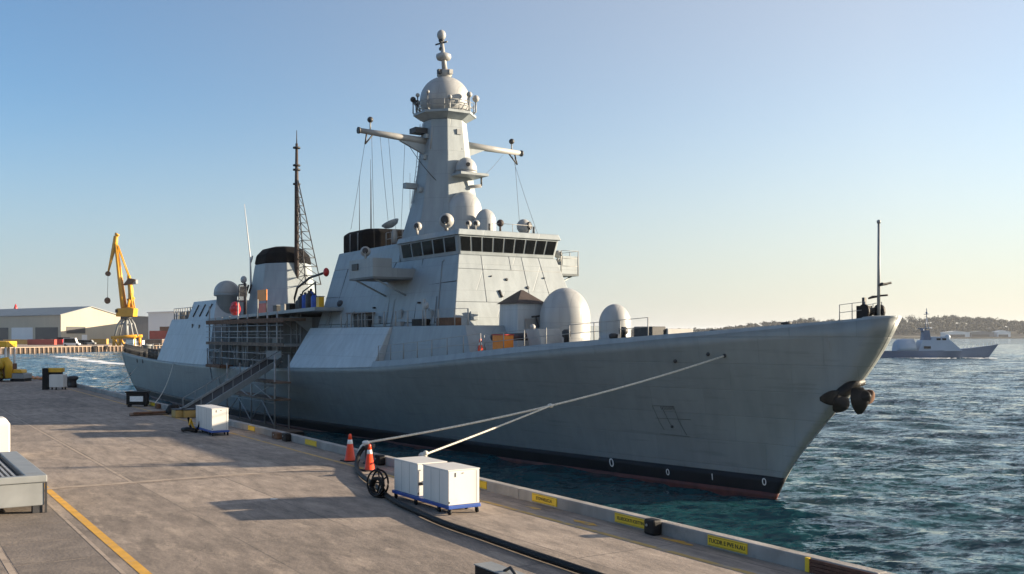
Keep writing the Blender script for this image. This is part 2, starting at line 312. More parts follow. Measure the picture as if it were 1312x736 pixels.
# ------------------------------------------------------------------ water: polar sheet round the quay with real waves
def water():
    phi0 = math.atan2(s_, -c_)                      # viewing azimuth
    ang = np.concatenate([np.arange(-42, 42, 0.13), np.linspace(42, 318, 90)]) * PI/180 + phi0
    r = 10*np.exp(np.arange(0, math.log(790), 0.0064))
    A, R = np.meshgrid(ang, r); X = R*np.cos(A); Y = R*np.sin(A); Z = np.zeros_like(X)
    cell = R*0.0066
    for k in range(114):
        lam = 0.40*(3.2/0.40)**rng.random() if k < 90 else 4.0*(14/4.0)**rng.random(); th = 2.4 + rng.normal(0, 0.42); amp = 0.0062*lam**0.7*(0.5 + rng.random())*(1 if k < 90 else 1.25)
        kx, ky = 2*PI/lam*math.cos(th), 2*PI/lam*math.sin(th)
        att = np.clip((lam/cell - 2.0)/2.0, 0, 1)
        ph = kx*X + ky*Y + rng.random()*6.28
        Z += att*amp*(np.sin(ph) + 0.25*np.sin(2*ph + 0.6))
    n, m = X.shape
    co = np.stack([X, Y, Z], -1).reshape(-1, 3).astype(np.float32)
    i = np.arange((n-1)*m); row, col = i // m, i % m; nx = (col + 1) % m
    q = np.stack([row*m+col, row*m+nx, (row+1)*m+nx, (row+1)*m+col], -1)
    q = q[:, ::-1].astype(np.int32)
    me = bpy.data.meshes.new("water"); me.vertices.add(len(co)); me.vertices.foreach_set("co", co.ravel())
    me.loops.add(q.size); me.loops.foreach_set("vertex_index", q.ravel()); me.polygons.add(len(q))
    me.polygons.foreach_set("loop_start", np.arange(0, q.size, 4)); me.polygons.foreach_set("use_smooth", np.ones(len(q), bool))
    me.update(calc_edges=True); me.validate()
    if me.polygons[0].normal.z < 0: me.flip_normals()
    me.materials.append(M_water)
    o = bpy.data.objects.new("water", me); C.objects.link(o); o.location = (0, 0, ZW); struct(o)
water()

# ------------------------------------------------------------------ quay, kerb, painted lines
KY = 15.4
q = MB().box((-114, -90, -6), (70, KY + 1.3, 0)); struct(q.build("quay", M_quay))
kb = MB()
x = -113.9
while x < 69:
    x1 = min(x + 6.0, 69.9); kb.box((x, KY, -0.02), (x1 - 0.02, KY + 0.28, 0.29)); x = x1
struct(kb.build("quay_kerb", M_kerb, bevel=0.025))
def strip(name, m, x0, x1, y0, y1, z=0.004):
    o = MB().add([(x0,y0,z),(x1,y0,z),(x1,y1,z),(x0,y1,z)], [(0,1,2,3)]).build(name, m); return struct(o)
strip("yellow_line", M_ypaint, -70, 20, 4.42, 4.62)
strip("yellow_line", M_yfaint, -108, 30, 14.28, 14.44)
strip("expansion_joint", M_wline, -90, 20, 4.12, 4.20)
strip("expansion_joint", M_wline, -90, -33, 6.9, 7.0)
strip("expansion_joint", M_wline, -33.15, -32.75, -10, 13.2, 0.008)
M_lane = mat("darker paving", (0.165, 0.135, 0.112), 0.88, vary=0.2, scale=1.6, bump=0.01, bscale=12, dirt=((0.24,0.195,0.155), 1.3, 0.52, 0.7))
for k in range(14): strip("paving_slab", M_lane, -31.5 + k*2.3, -31.5 + k*2.3 + 2.24, 2.46, 4.10, 0.003)
for k, (x_, y_) in enumerate(((-20.6, 3.0), (-27.5, 9.6))):
    rr_ = [(x_ + .16*math.cos(a)*random.uniform(.4, 1.2), y_ + .13*math.sin(a)*random.uniform(.4, 1.2), .008) for a in np.linspace(0, 2*PI, 16, endpoint=False)]
    struct(MB().add(rr_, [tuple(range(16))]).build("paint_spill", mat("spilt white paint", (.6,.57,.52), .8)))
strip("expansion_joint", M_wline, -29, 20, 2.3, 2.42)

# ------------------------------------------------------------------ far quay with piles, sheds, containers, crane
FO, FD = V((-406, 40, 0)), V((-0.652, 0.758, 0)); FN = V((-0.758, -0.652, 0))
def fq(t, d=0, z=0): p = FO + FD*t + FN*d; return V((p.x, p.y, z))
struct(MB().prism([fq(-260, 0, -6), fq(420, 0, -6), fq(420, 420, -6), fq(-260, 420, -6)], (0, 0, 5.99)).build("far_quay", M_apron))
struct(MB().prism([fq(-259, -.02, -5), fq(419, -.02, -5), fq(419, -.3, -5), fq(-259, -.3, -5)], (0, 0, 4.7)).build("quay_wall", mat("dark quay wall", (.035,.026,.022), .9, vary=.3, scale=.3)))
struct(MB().prism([fq(-259, -.02, -.28), fq(419, -.02, -.28), fq(419, -.9, -.28), fq(-259, -.9, -.28)], (0, 0, .3)).build("quay_capping", M_apron))
pile0 = None
for k in range(66):
    t = -12 + k*2.35
    p = fq(t, -0.5, 0)
    if pile0 is None:
        pile0 = MB().lathe((0,0,0), [(0.42,-4.0),(0.4,-0.3),(0.38,-0.29)], 8).build("timber_pile", M_pile)
        tag(pile0, "dark timber pile standing in the row against the far quay wall", "pile", "timber piles along the far quay"); o = pile0
    else:
        o = pile0.copy(); C.objects.link(o)
    o.location = p
R3, F3 = V((s_, c_, 0)), V((-c_, s_, 0))           # directions across and along the camera's view, used only to orient far things
UP = V((0,0,1))

def shed(name, label, corner, wdir, width, length, eave, ridge, wall, roof, doors=()):
    wdir = V(wdir).normalized(); ldir = V((-wdir.y, wdir.x, 0))
    r = thing(name, label, "building", corner); c0 = V(corner)
    P = lambda a, l, z: c0 + wdir*a + ldir*l + UP*z
    sec = [P(0,0,0), P(width,0,0), P(width,0,eave), P(width/2,0,ridge), P(0,0,eave)]
    MB().prism(sec, ldir*length).build("wall", wall, r)
    rb = MB()
    for a0, z0, a1, z1 in ((-0.6, eave - 0.25, width/2, ridge + 0.05), (width + 0.6, eave - 0.25, width/2, ridge + 0.05)):
        rb.prism([P(a0,-0.6,z0), P(a1,-0.6,z1), P(a1,-0.6,z1+0.5), P(a0,-0.6,z0+0.5)], ldir*(length + 1.2))
    rb.build("roof", roof, r)
    for side, u0, u1, z0, z1, m, nm in doors:
        d = MB()
        if side == 'g': d.prism([P(u0,-0.15,z0), P(u1,-0.15,z0), P(u1,-0.15,z1), P(u0,-0.15,z1)], ldir*0.3)
        else: d.prism([P(-0.15,u0,z0), P(-0.15,u1,z0), P(-0.15,u1,z1), P(-0.15,u0,z1)], wdir*0.3)
        d.build(nm, m, r)
    return r
g1 = on_z(78, 440.2, 0)
wd = (R3*0.62 + F3*0.785)
sh = shed("storage_shed", "long cream gabled storage shed with grey roof behind the far quay", g1, wd, 34, 130, 15.0, 19.4, M_cream, M_roof,
     [('g', 3, 13.5, 5.2, 8.8, M_dark, "window"), ('g', 11.5, 14.5, 0, 4.5, M_wclad, "door"),
      ('s', 3, 27, 0.5, 8.5, M_dark, "loading_door"), ('s', 30, 54, 0.5, 8.5, M_wclad, "loading_door"), ('s', 58, 68, 0.5, 8.5, M_dark, "loading_door")])
g2 = on_z(127, 438.2, 0)
shed("warehouse", "low grey flat roofed warehouse behind the yellow crane", g2, R3*0.985 + F3*0.17, 42, 60, 15.5, 16.2, M_gclad, M_roof, [('g', 20, 26, 0, 4, M_dark, "door")])
g3 = on_z(190, 440.2, 0)
shed("white_warehouse", "white warehouse block with dark loading opening right of the grey warehouse", g3, R3, 30, 30, 16.2, 16.5, M_wclad, M_wclad, [('g', 0.6, 11, 0.4, 6, M_dark, "loading_door")])
ch = on_z(20, 437, 0)
cr = thing("warning_beacon", "red beacon post showing above the cream shed roof", "beacon", ch)
MB().lathe(ch, [(1.1,0),(1.0,18),(1.0,22)], 10).build("post", M_gclad, cr)
MB().lathe(ch, [(1.3,22),(1.5,23.5),(1.0,25),(0.4,27)], 10).build("lantern", M_redp, cr)

def container(px, py, w_, h_, m, label, grp=None, rz=0.0, dp=0):
    p = on_z(px, py, 0) + F3*dp
    r = thing("cargo_container", label, "container", p, grp)
    b = MB(); b.cbox((p.x, p.y, h_/2), (2.6, w_, h_), -TH + rz); b.build("body", m, r)
    d = MB()
    for k in (-0.45, 0.45): d.cbox((p.x, p.y, h_ + 0.05) , (2.65, 0.2, 0.12), -TH + rz)
    d.build("corner_rail", M_dark, r)
    return r
container(54, 442.2, 12, 2.5, M_cont, "red container on the far quay, left one of two before the cream shed")
container(66, 442.0, 11, 2.5, M_redp, "bright red container on the far quay, right one of two before the cream shed")
container(22, 441.5, 12, 2.3, M_ochre, "ochre container on the far quay before the left end of the cream shed")
container(127, 441.5, 8, 2.6, M_ochre, "ochre container on the far quay between cream shed and crane")
container(205, 441.5, 9, 6.4, M_cont, "lower dark red container beside the white warehouse at the stern")
container(209, 441.2, 8, 8.5, M_rust, "tall rusty red container stack behind the stern of the grey warship", dp=8)

def vehicle(px, py, m, label, ln=4.4, h=1.9):
    p = on_z(px, py, 0); r = thing("parked_van", label, "van", p, "vehicles parked on the far quay")
    b = MB(); y0 = p.y; 
    prof = [(-ln/2,0.35),(ln/2,0.35),(ln/2,1.0),(ln/2-0.9,1.15),(ln/2-1.6,h),(-ln/2+0.1,h),(-ln/2,1.1)]
    b.prism([p + R3*a + UP*z - F3*0.85 for a, z in prof], F3*1.7); b.build("body", m, r)
    g = MB(); g.prism([p + R3*a + UP*z - F3*0.88 for a, z in ((-ln/2+0.4,1.15),(ln/2-1.2,1.15),(ln/2-1.75,h-0.15),(-ln/2+0.4,h-0.15))], F3*1.76); g.build("window", M_glass, r)
    for a in (-ln/2+0.8, ln/2-0.8):
        MB().lathe(p + R3*a + UP*0.36 - F3*0.95, [(0.36,0),(0.36,1.9)], 12, axis=F3).build("wheel", M_black, r)
vehicle(92, 443.2, M_wclad, "white van parked on the far quay before the cream gable", 6.5, 3.2)
vehicle(104, 442.0, M_dark, "dark car parked on the far quay right of the white van", 6, 2.2)
vehicle(114, 442.0, M_gsteel, "grey car parked on the far quay under the shed corner", 6, 2.2)
vehicle(84, 441.8, M_dark, "black lorry parked on the far quay left of the white van", 8, 3.4)

M_crane = mat("crane paint", (0.66, 0.31, 0.012), 0.5, vary=0.12, scale=0.3, dirt=((0.25,0.12,0.03), 0.5, 0.6, 0.5))
def crane():
    base = on_z(162, 443.4, 0); k = 427/1300
    r = thing("harbour_crane", "tall yellow slewing harbour crane on grey portal legs by the far quay", "crane", base)
    def P(px, py, d=0.0): return base + R3*((px - 162)*k) + UP*((443.4 - py)*k) + F3*d
    b = MB()
    for d in (-3.2, 3.2):
        b.tube([P(147,433,d), P(178,431,d)], 0.65, 6)
        for a in (150, 175): b.tube([P(a, 443.3, d), P(a, 432, d)], 0.6, 6)
        b.tube([P(150,433,d), P(156,443,d)], 0.45, 6)
    b.build("portal", M_crane, r)
    leg = MB()
    for d in (-2.6, 2.6):
        for a0, a1, a2 in ((150.5, 154, 158), (173, 169.5, 166)): leg.tube([P(a0,431,d), P(a1,416,d*0.75), P(a2,409.5,d*0.5)], 0.4, 6)
    leg.tube([P(155,416,0), P(169,416,0)], 0.4); leg.lathe(P(162,431,0), [(1.0,0),(0.8,3),(0.8,7.4)], 12)
    leg.build("portal_leg", M_gsteel, r)
    MB().lathe(P(162,410,0), [(2.3,0),(2.3,0.9)], 16).build("slewing_ring", M_dark, r)
    h = MB().prism([P(151.5,407,-2.4), P(173,407,-2.4), P(174,397,-2.4), P(169,395.5,-2.4), P(152,397,-2.4)], F3*4.8); h.build("machinery_house", M_crane, r, bevel=0.15)
    MB().prism([P(151,402,-2.6), P(154,402,-2.6), P(154,398,-2.6), P(151,398,-2.6)], F3*2).build("cab_window", M_glass, r)
    t = MB()
    for d in (-1.0, 1.0): t.tube([P(166,396,d), P(167.5,375,d*0.7), P(165,356,d*0.5)], [1.0,0.85,0.6]); t.tube([P(171,396,d), P(168,376,d)], 0.3)
    t.tube([P(163,386,0), P(172,384,0)], 0.5); t.build("mast", M_crane, r)
    MB().prism([P(159,368,-1.4), P(171,366,-1.4), P(175,361,-1.4), P(166,359,-1.4)], F3*2.8).build("counterweight", M_rust, r)
    MB().prism([P(168,367,-1.2), P(175,366,-1.2), P(175,361,-1.2), P(169,362,-1.2)], F3*2.4).build("winch_housing", M_gsteel, r)
    j = MB()
    for d in (-1.3, 1.3):
        j.tube([P(159,396,d), P(155,365,d*0.8), P(149,316,d*0.3)], [0.85,0.75,0.6])
    for q_ in range(9):
        y0, y1 = 392 - q_*8, 388 - q_*8; xx = 159 - 0.122*(396 - y0)*1.0
        j.tube([P(xx, y0, -1.1), P(xx - .5, y1, 1.1)], 0.14, 4)
    j.build("jib", M_crane, r)
    fj = MB(); fj.tube([P(150,304,0), P(148.5,314,0), P(143,336,0), P(139,353,0)], [0.5,0.95,0.6,0.35]); fj.tube([P(147,306,0), P(139,352,0)], 0.25); fj.tube([P(148,303.5,0), P(152.5,306,0)], 0.55)
    fj.build("fly_jib", M_crane, r)
    tb = MB(); tb.tube([P(151,318,-0.6), P(165,356,-0.6)], 0.22); tb.tube([P(151,318,0.6), P(165,356,0.6)], 0.22); tb.build("tie_bar", M_crane, r)
    sb = MB().lathe(P(139,353.5,-0.5), [(1.0,0),(1.0,1.0)], 14, axis=F3).build("sheave", M_rust, r)
    hk = MB().tube([P(139,355,0), P(138.3,385,0)], 0.09, 4); hk.build("hoist_cable", M_dark, r)
    MB().ball(P(138.3,387,0), 1.25, 12, (1,1,1.1)).build("hook_block", M_rust, r)
crane()
for k, (px, py, ww, hh, mm, lb) in enumerate(((168, 443.5, 3, 2.6, M_wclad, "white machinery crate at the crane foot, larger of two"), (180, 442.6, 2.6, 2.0, M_wclad, "small white machinery crate right of the crane foot"), (196, 442.4, 9, 2.4, M_board, "low stack of timber on the far quay behind the stern"))):
    p = on_z(px, py, 0); r = thing("storage_crate", lb, "crate", p)
    MB().cbox((p.x, p.y, hh/2), (3, ww, hh), -TH).build("crate_body", mm, r, bevel=0.1)
    MB().cbox((p.x, p.y, hh + 0.12), (3.2, ww + 0.2, 0.22), -TH).build("lid", M_gsteel, r)

# wake of a passing launch: broken foam on the water
wk = MB()
for k in range(420):
    t = random.random()**.8; a = on_z(72, 456.6, ZW); bq = on_z(152, 467.5, ZW)
    p = a.lerp(bq, t) + R3*random.gauss(0, 0.8) + F3*random.gauss(0, 0.5 + 1.0*t)
    sz = random.uniform(0.3, 1.3); n_ = 7; ph = random.random()*6
    ring = [p + R3*(sz*2.1*math.cos(2*PI*i/n_+ph)*random.uniform(.6,1)) + F3*(sz*math.sin(2*PI*i/n_+ph)*random.uniform(.6,1)) + UP*0.06 for i in range(n_)]
    wk.add(ring + [p + UP*random.uniform(0.05, 0.2)], [(i, (i+1) % n_, n_) for i in range(n_)], True)
tag(wk.build("boat_wake", M_foam), "streak of white foam left on the water before the far quay", "wake", kind="stuff")

# ------------------------------------------------------------------ far wooded shore
def foliage_mat():
    m = bpy.data.materials.new("far foliage"); m.use_nodes = True; t = m.node_tree; L = t.links.new; b = t.nodes["Principled BSDF"]; b.inputs["Roughness"].default_value = 0.8
    tc = N(t, "ShaderNodeTexCoord"); n = N(t, "ShaderNodeTexNoise"); n.inputs["Scale"].default_value = 0.07; n.inputs["Detail"].default_value = 5; L(tc.outputs["Object"], n.inputs["Vector"])
    cr_ = N(t, "ShaderNodeValToRGB"); e = cr_.color_ramp.elements; e[0].position = 0.35; e[0].color = (0.014,0.022,0.009,1); e[1].position = 0.65; e[1].color = (0.036,0.036,0.015,1); L(n.outputs[0], cr_.inputs[0]); L(cr_.outputs[0], b.inputs["Base Color"])
    return m
M_fol = foliage_mat(); M_hill = mat("hill scrub", (0.05, 0.045, 0.026), 0.9, vary=0.3, scale=0.03)
def hill_h(px, d):                                 # ground height over the far shore; px along it, d metres inland
    base = (11*(0.5 + 0.5*math.sin((px - 930)/95.0)) + 7*math.sin(px/41.0 + 1) + (px - 800)*0.030)*min(1, max(0.1, (px - 860)/300))
    return max(1.0, (6 + max(0, base))*min(1, max(0, (d - 25)/260.0)) + 0.5)
def shore(px, d):
    p = on_z(px, 434.0, ZW); p = p + F3*d; return V((p.x, p.y, hill_h(px, d) - 0.9))
hl = MB(); cols = list(range(520, 1680, 10)); ds = (0, 6, 30, 90, 170, 260, 340, 460)
hv = [(shore(x_, d) if d else V((*shore(x_, 0).xy, -6))) for d in ds for x_ in cols]; nc = len(cols)
hl.add(hv, [(j*nc+i, j*nc+i+1, (j+1)*nc+i+1, (j+1)*nc+i) for j in range(len(ds)-1) for i in range(nc-1)], True)
struct(hl.build("hills", M_hill))
def wood():
    vs, fs = [], []
    for k in range(1500):
        px = random.uniform(540, 1640); d = 320*random.random()**0.8 + 25
        if 1205 < px < 1320 and d < 70: continue
        if d < 60 and random.random() < 0.5: continue
        g = shore(px, d); hgt = random.uniform(9, 16)*(1 if px > 1090 else .72)*(1.3 if random.random() < 0.08 else 1); wd_ = hgt*random.uniform(0.40, 0.62)
        lobes = [(V((random.gauss(0, wd_*0.38), random.gauss(0, wd_*0.38), hgt*random.uniform(0.35, 0.85))), wd_*random.uniform(0.4, 0.7)) for _ in range(6)]
        for lc, lr in lobes:
            for _ in range(26):
                dv = V((random.gauss(0,1), random.gauss(0,1), random.gauss(0,0.8))).normalized()
                p = g + lc + dv*lr*random.uniform(0.75, 1.05)
                a = dv.cross(V((random.random()-.5, random.random()-.5, random.random()-.5))).normalized(); b = (dv + 0.7*V((random.gauss(0,1),)*3)).cross(a).normalized(); sz = random.uniform(0.7, 1.7)
                i = len(vs); vs += [p + a*sz, p + b*sz, p - a*sz, p - b*sz]; fs.append((i, i+1, i+2, i+3))
    me = bpy.data.meshes.new("shore_woodland"); me.from_pydata([tuple(v) for v in vs], [], fs); me.materials.append(M_fol)
    o = bpy.data.objects.new("shore_woodland", me); C.objects.link(o)
    tag(o, "hazy mass of trees covering the low hills across the water", "woodland", kind="stuff")
wood()
for px, w_, h_, m, lb in ((1232, 44, 11, M_wclad, "long pale shed on the far wooded shore, leftmost of three"), (1264, 42, 11, M_gclad, "grey roofed low shed on the far shore, middle of three"), (1292, 24, 12, M_wclad, "bright white shed on the far shore, rightmost of three")):
    p = on_z(px, 434.0, ZW); p = p + F3*16; p = V((p.x, p.y, -0.2))
    shed("shore_shed", lb, p - R3*(w_/2), R3, w_, 22, h_*0.8, h_, m, M_wclad if m == M_wclad else M_roof, [('g', 2, w_*0.8, 0.5, 5.0, M_dark, "opening")])

# ------------------------------------------------------------------ distant warship under way
def bg_ship():
    base = on_z(1200, 459.2, ZW); k = 0.236
    r = thing("patrol_ship", "small blue grey patrol ship under way across the harbour", "ship", base)
    def P(px, py, d=0.0): return base + R3*((px - 1200)*k) + UP*((459.2 - py)*k) + F3*d
    b = MB(); rings = []
    for px, py, hw, fl in ((1278,441.5,0.05,0), (1268,443.2,0.42,4), (1245,446,1.3,2), (1215,449,2.4,1), (1170,450,3.3,0.5), (1110,450,3.2,0), (1040,450,2.8,0)):
        pb = px - (16 if px > 1270 else 10 if px > 1260 else 3 if px > 1240 else 0)
        rings.append([P(pb, 463, -hw*0.5), P(pb, 459, -hw*0.7), P(px, py, -hw), P(px, py, hw), P(pb, 459, hw*0.7), P(pb, 463, hw*0.5)])
    b.loft(rings, True, False); b.build("hull", M_bgship, r)
    MB().loft([[P(px, y, d) for px, y, d in ((x0,450,-2.6),(x1,450,-2.6),(x1,450,2.6),(x0,450,2.6))] if z == 0 else [P(px, y, d) for px, y, d in ((x0+4,z,-2.0),(x1-z2,z,-2.0),(x1-z2,z,2.0),(x0+4,z,2.0))] for x0, x1, z, z2 in ((1173,1228,0,0),(1175,1228,436.5,14))]).build("deckhouse", M_bgup, r)
    MB().loft([[P(px, y, d) for px, y, d in ((1190,437,-1.8),(1214,437,-1.8),(1214,437,1.8),(1190,437,1.8))], [P(px, y, d) for px, y, d in ((1192,432,-1.5),(1211,432,-1.5),(1211,432,1.5),(1192,432,1.5))]]).build("bridge", M_bgup, r)
    for a in (1197, 1204): MB().prism([P(a,436.5,-2.1), P(a+4.5,436.5,-2.1), P(a+4.5,434,-2.0), P(a,434,-2.0)], F3*0.5).build("window", M_glass, r)
    MB().prism([P(1180,447,-2.8), P(1188,447,-2.8), P(1188,444,-2.75), P(1180,444,-2.75)], F3*0.8).build("boat_bay", M_dark, r)
    h = MB(); rr = []
    for x_, s in ((1147,0.75),(1150,0.95),(1158,1.02),(1170,1.0)): rr.append([P(x_, 450 - 15*s*math.sin(PI*i/10), -2.9*s*math.cos(PI*i/10)) for i in range(11)])
    h.loft(rr, True, True); h.build("hangar", M_bgup, r)
    MB().loft([[P(1186 + dx, 437, d) for dx, d in ((-5,-1.2),(5,-1.2),(5,1.2),(-5,1.2))], [P(1186 + dx, 424, d) for dx, d in ((-3.4,-0.9),(3.4,-0.9),(3.4,0.9),(-3.4,0.9))]]).build("mast_base", M_bgship, r)
    m = MB()
    for a, d in ((-2.6,-0.7),(2.6,-0.7),(0,0.9)): m.tube([P(1187+a,424,d), P(1187.5,408,0)], 0.13, 4)
    m.tube([P(1187.5,410,0), P(1187.5,396.5,0)], 0.12, 5); m.tube([P(1176,422,0), P(1194,421,0)], 0.12, 4); m.tube([P(1184,404,0), P(1191,403.5,0)], 0.1, 4); m.ball(P(1187.5,402,0), 0.35, 8); m.ball(P(1181,424,-0.6), 0.6, 8); m.build("mast", M_bgship, r)
    MB().ball(P(1214,432.5,0), 0.8, 10).build("fire_control_radar", M_bgup, r)
    f = MB()
    for x0 in range(1226, 1272, 5): f.tube([P(x0, 450 - (x0-1205)*0.11, -1.4), P(x0, 446 - (x0-1205)*0.11, -1.4)], 0.05, 4)
    f.build("railing", M_bgup, r)
    bw = MB()
    for q_ in range(140):
        p = P(random.uniform(1085, 1266), 459.2, random.gauss(-3.4, 0.7)); sz = random.uniform(0.2, 0.7)
        bw.add([p + R3*(sz*2.4*math.cos(i)) + F3*(sz*math.sin(i)) + UP*0.05 for i in (0,1.05,2.1,3.14,4.2,5.2)] + [p + UP*0.22], [(i, (i+1) % 6, 6) for i in range(6)], True)
    tag(bw.build("bow_wave", M_foam), "thin line of foam along the side of the distant patrol ship", "bow wave", kind="stuff")
bg_ship()

# ------------------------------------------------------------------ the warship: lies along X, bow towards +X, centre line at Y = CY
CY = 33.0
XB = -24.65                                        # bow tip at deck level
def lerp(a, b, t): return a + (b - a)*t
def interp(x, tab): return float(np.interp(x, [p[0] for p in tab], [p[1] for p in tab]))
def smooth_tab(tab):
    xs = np.array([p[0] for p in tab]); ys = np.array([p[1] for p in tab]); d = np.gradient(ys, xs)
    def f(x):
        x = min(max(x, xs[0]), xs[-1]); i = min(int(np.searchsorted(xs, x, 'right')) - 1, len(xs) - 2); h = xs[i+1]-xs[i]; t = (x-xs[i])/h
        return float((2*t**3-3*t*t+1)*ys[i] + (t**3-2*t*t+t)*h*d[i] + (-2*t**3+3*t*t)*ys[i+1] + (t**3-t*t)*h*d[i+1])
    return f
zk = smooth_tab([(-135, 2.42), (-110, 1.92), (-94, 1.85), (-70.5, 2.2), (-55.4, 2.70), (-42.3, 3.78), (-32, 4.62), (-24.65, 5.25)])
def bul(x): return interp(x, [(-58, 0.36), (-42, 0.30), (-32, 0.17), (-24.6, 0.07)])
def xbow(v): return -30.7 + 6.05*(v - 0.05*math.sin(2*PI*v)) if v > 0 else -30.7 + 6.05*v*0.7
def xstern(v): v = max(v, -.2); return -125.6 - 8.4*(1 - (1 - v)**2.0) if v > 0 else -125.6 - 10*v
def hdf(s): return 7.5*(1 - (1 - min(max(s, 0)/48, 1))**2.3)
def hwf(s): return 6.9*(1 - (1 - min(max(s, 0)/58, 1))**1.7)
def hb(x, v):                                      # half breadth at length x and height fraction v (0 water, 1 knuckle)
    vc = min(max(v, 0), 1); s = xbow(vc) - x; u = (XB - x)/109.4
    p = lerp(1.35, 0.75, min(1, max(0, s/60)))
    b = lerp(hwf(s), hdf(s), vc**p)
    e = max(0, (u - 0.66)/0.34); b *= 1 - (0.20 + 0.06*(1 - vc))*e**1.8
    if v < 0: b *= 1 + 0.12*v
    return b
def hbd(x): return hb(x, 1.0)
def vof(x, z): return (z - ZW)/(zk(x) - ZW)
def hull_hit(px, py):                              # first point of the starboard side met by a sight line
    v = ray(px, py); k = 12.0
    while k < 140:
        p = V((v.x*k, v.y*k, CAMH + v.z*k))
        if p.y > 20 and p.y >= CY - hb(p.x, vof(p.x, p.z)): return p
        k += 0.02
    return V((v.x*40, v.y*40, CAMH + v.z*40))
ship = thing("warship", "large grey warship moored alongside the quay, bow towards the right", "warship", (-76, CY, ZW))

TS = [0, .0003, .0008, .0015, .0025, .004, .006, .009, .014, .02, .03, .04, .055, .075] + [0.1 + 0.9*i/44 for i in range(45)]
def hull_rings(levels):
    rings = []
    for t in TS:
        ring_s, ring_p = [], []
        for lv in levels:                          # lv is an absolute height, or ('v', fraction above 'z0')
            xa = lerp(XB, -134.0, t)
            z = lv if not isinstance(lv, tuple) else lerp(lv[1], zk(xa), lv[2])
            v = (z - ZW)/(zk(xa) - ZW); x = lerp(xbow(v), xstern(v), t); b = hb(x, v)
            rs = 0.14 + 0.62*max(0, min(1, v))**1.5; dd = max(0, xbow(v) - x)
            b = max(b, math.sqrt(max(0.0004, rs*rs - max(0, rs - dd)**2)))
            ring_s.append(V((x, CY - b, z))); ring_p.append(V((x, CY + b, z)))
        rings.append(ring_s + ring_p[::-1])
    return rings
def hull_part(name, m, levels, cap_top=False):
    rg = hull_rings(levels); n = len(levels); b = MB()
    b.loft(rg, False, True, closed=False)
    b.add(rg[-1], [tuple(range(2*n))]); b.add(rg[0], [tuple(range(2*n))[::-1]])
    return b.build(name, m, ship)
hull_part("hull", M_hull, [-1.5] + [('v', -1.5, i/12) for i in range(1, 13)])
hull_part("boot_topping", M_boot, [-2.22, -1.8, -1.5])
hull_part("hull_bottom", M_red, [-4.2, -3.2, -2.4, -2.22])
# bulwark (leans inward above the knuckle) and decks
for sg, nm in ((-1, "bulwark"), (1, "bulwark")):
    b = MB(); rr = []
    for i in range(61):
        x = -24.66 - 32.5*(i/60)**1.8; y0 = max(hbd(x), math.sqrt(max(.0004, .76**2 - max(0, .76 - (XB - x))**2))); h = bul(x); z0 = zk(x)
        rr.append([V((x, CY + sg*(y0 - .005), z0)), V((x, CY + sg*(max(y0 - h*0.45, .06)), z0 + h)), V((x, CY + sg*max(y0 - h*0.45 - 0.1, .03), z0 + h)), V((x, CY + sg*max(y0 - 0.12, .02), z0))])
    b.loft(rr, True, False); b.build(nm, M_ship, ship)
MB().ball((-25.38, CY, 5.26), 0.74, 20, (1, 1, .10)).build("stem_cap", M_ship, ship)
b = MB(); xs = [lerp(-25.2, -58, i/30) for i in range(31)]
b.loft([[V((x, CY - hbd(x) + .1, zk(x) + .04)), V((x, CY + hbd(x) - .1, zk(x) + .04))] for x in xs], False, False, closed=False); b.build("foredeck", M_deck, ship)
b = MB(); xs = [lerp(-56, -133.7, i/30) for i in range(31)]
b.loft([[V((x, CY - hbd(x) + .02, zk(x) + .02)), V((x, CY + hbd(x) - .02, zk(x) + .02))] for x in xs], False, False, closed=False); b.build("main_deck", M_deck, ship)

def sym_block(name, bottom, top, m=M_ship, bevel=0.04):    # bottom/top: [(x, half breadth, z)...] along the starboard side, aft to fore; mirrored
    rg = []
    for L_ in (bottom, top): rg.append([V((x, CY - h, z)) for x, h, z in L_] + [V((x, CY + h, z)) for x, h, z in L_[::-1]])
    return MB().loft(rg).build(name, m, ship, bevel=bevel)
# lower deckhouse: flush, leaning continuation of the hull side, then a narrower forward part
xs = [-70.4, -66, -62, -59, -57]
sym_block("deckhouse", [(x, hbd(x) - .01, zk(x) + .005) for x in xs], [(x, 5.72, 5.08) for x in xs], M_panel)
xs = [-57.0, -53, -49.9, -47.9]
sym_block("deckhouse", [(x, hbd(x) - .65, zk(x) + .06) for x in xs], [(x - (1.2 if x > -48 else .6 if x > -50 else 0), h, 5.12) for x, h in zip(xs, (5.55, 5.3, 5.1, 4.9))])
# bridge block
Hb = {'aft0': 5.1, 'fr0': 4.6, 'aft1': 3.65, 'fr1': 3.5}
sym_block("bridge_block", [(-70.5, 5.1, 5.09), (-50.9, 4.6, 5.13)], [(-71.0, 3.62, 9.35), (-52.3, 3.5, 9.35)])
sym_block("bridge_block", [(-71.0, 3.615, 9.352), (-60.2, 3.55, 9.352)], [(-71.15, 3.15, 10.65), (-60.4, 3.3, 10.65)])
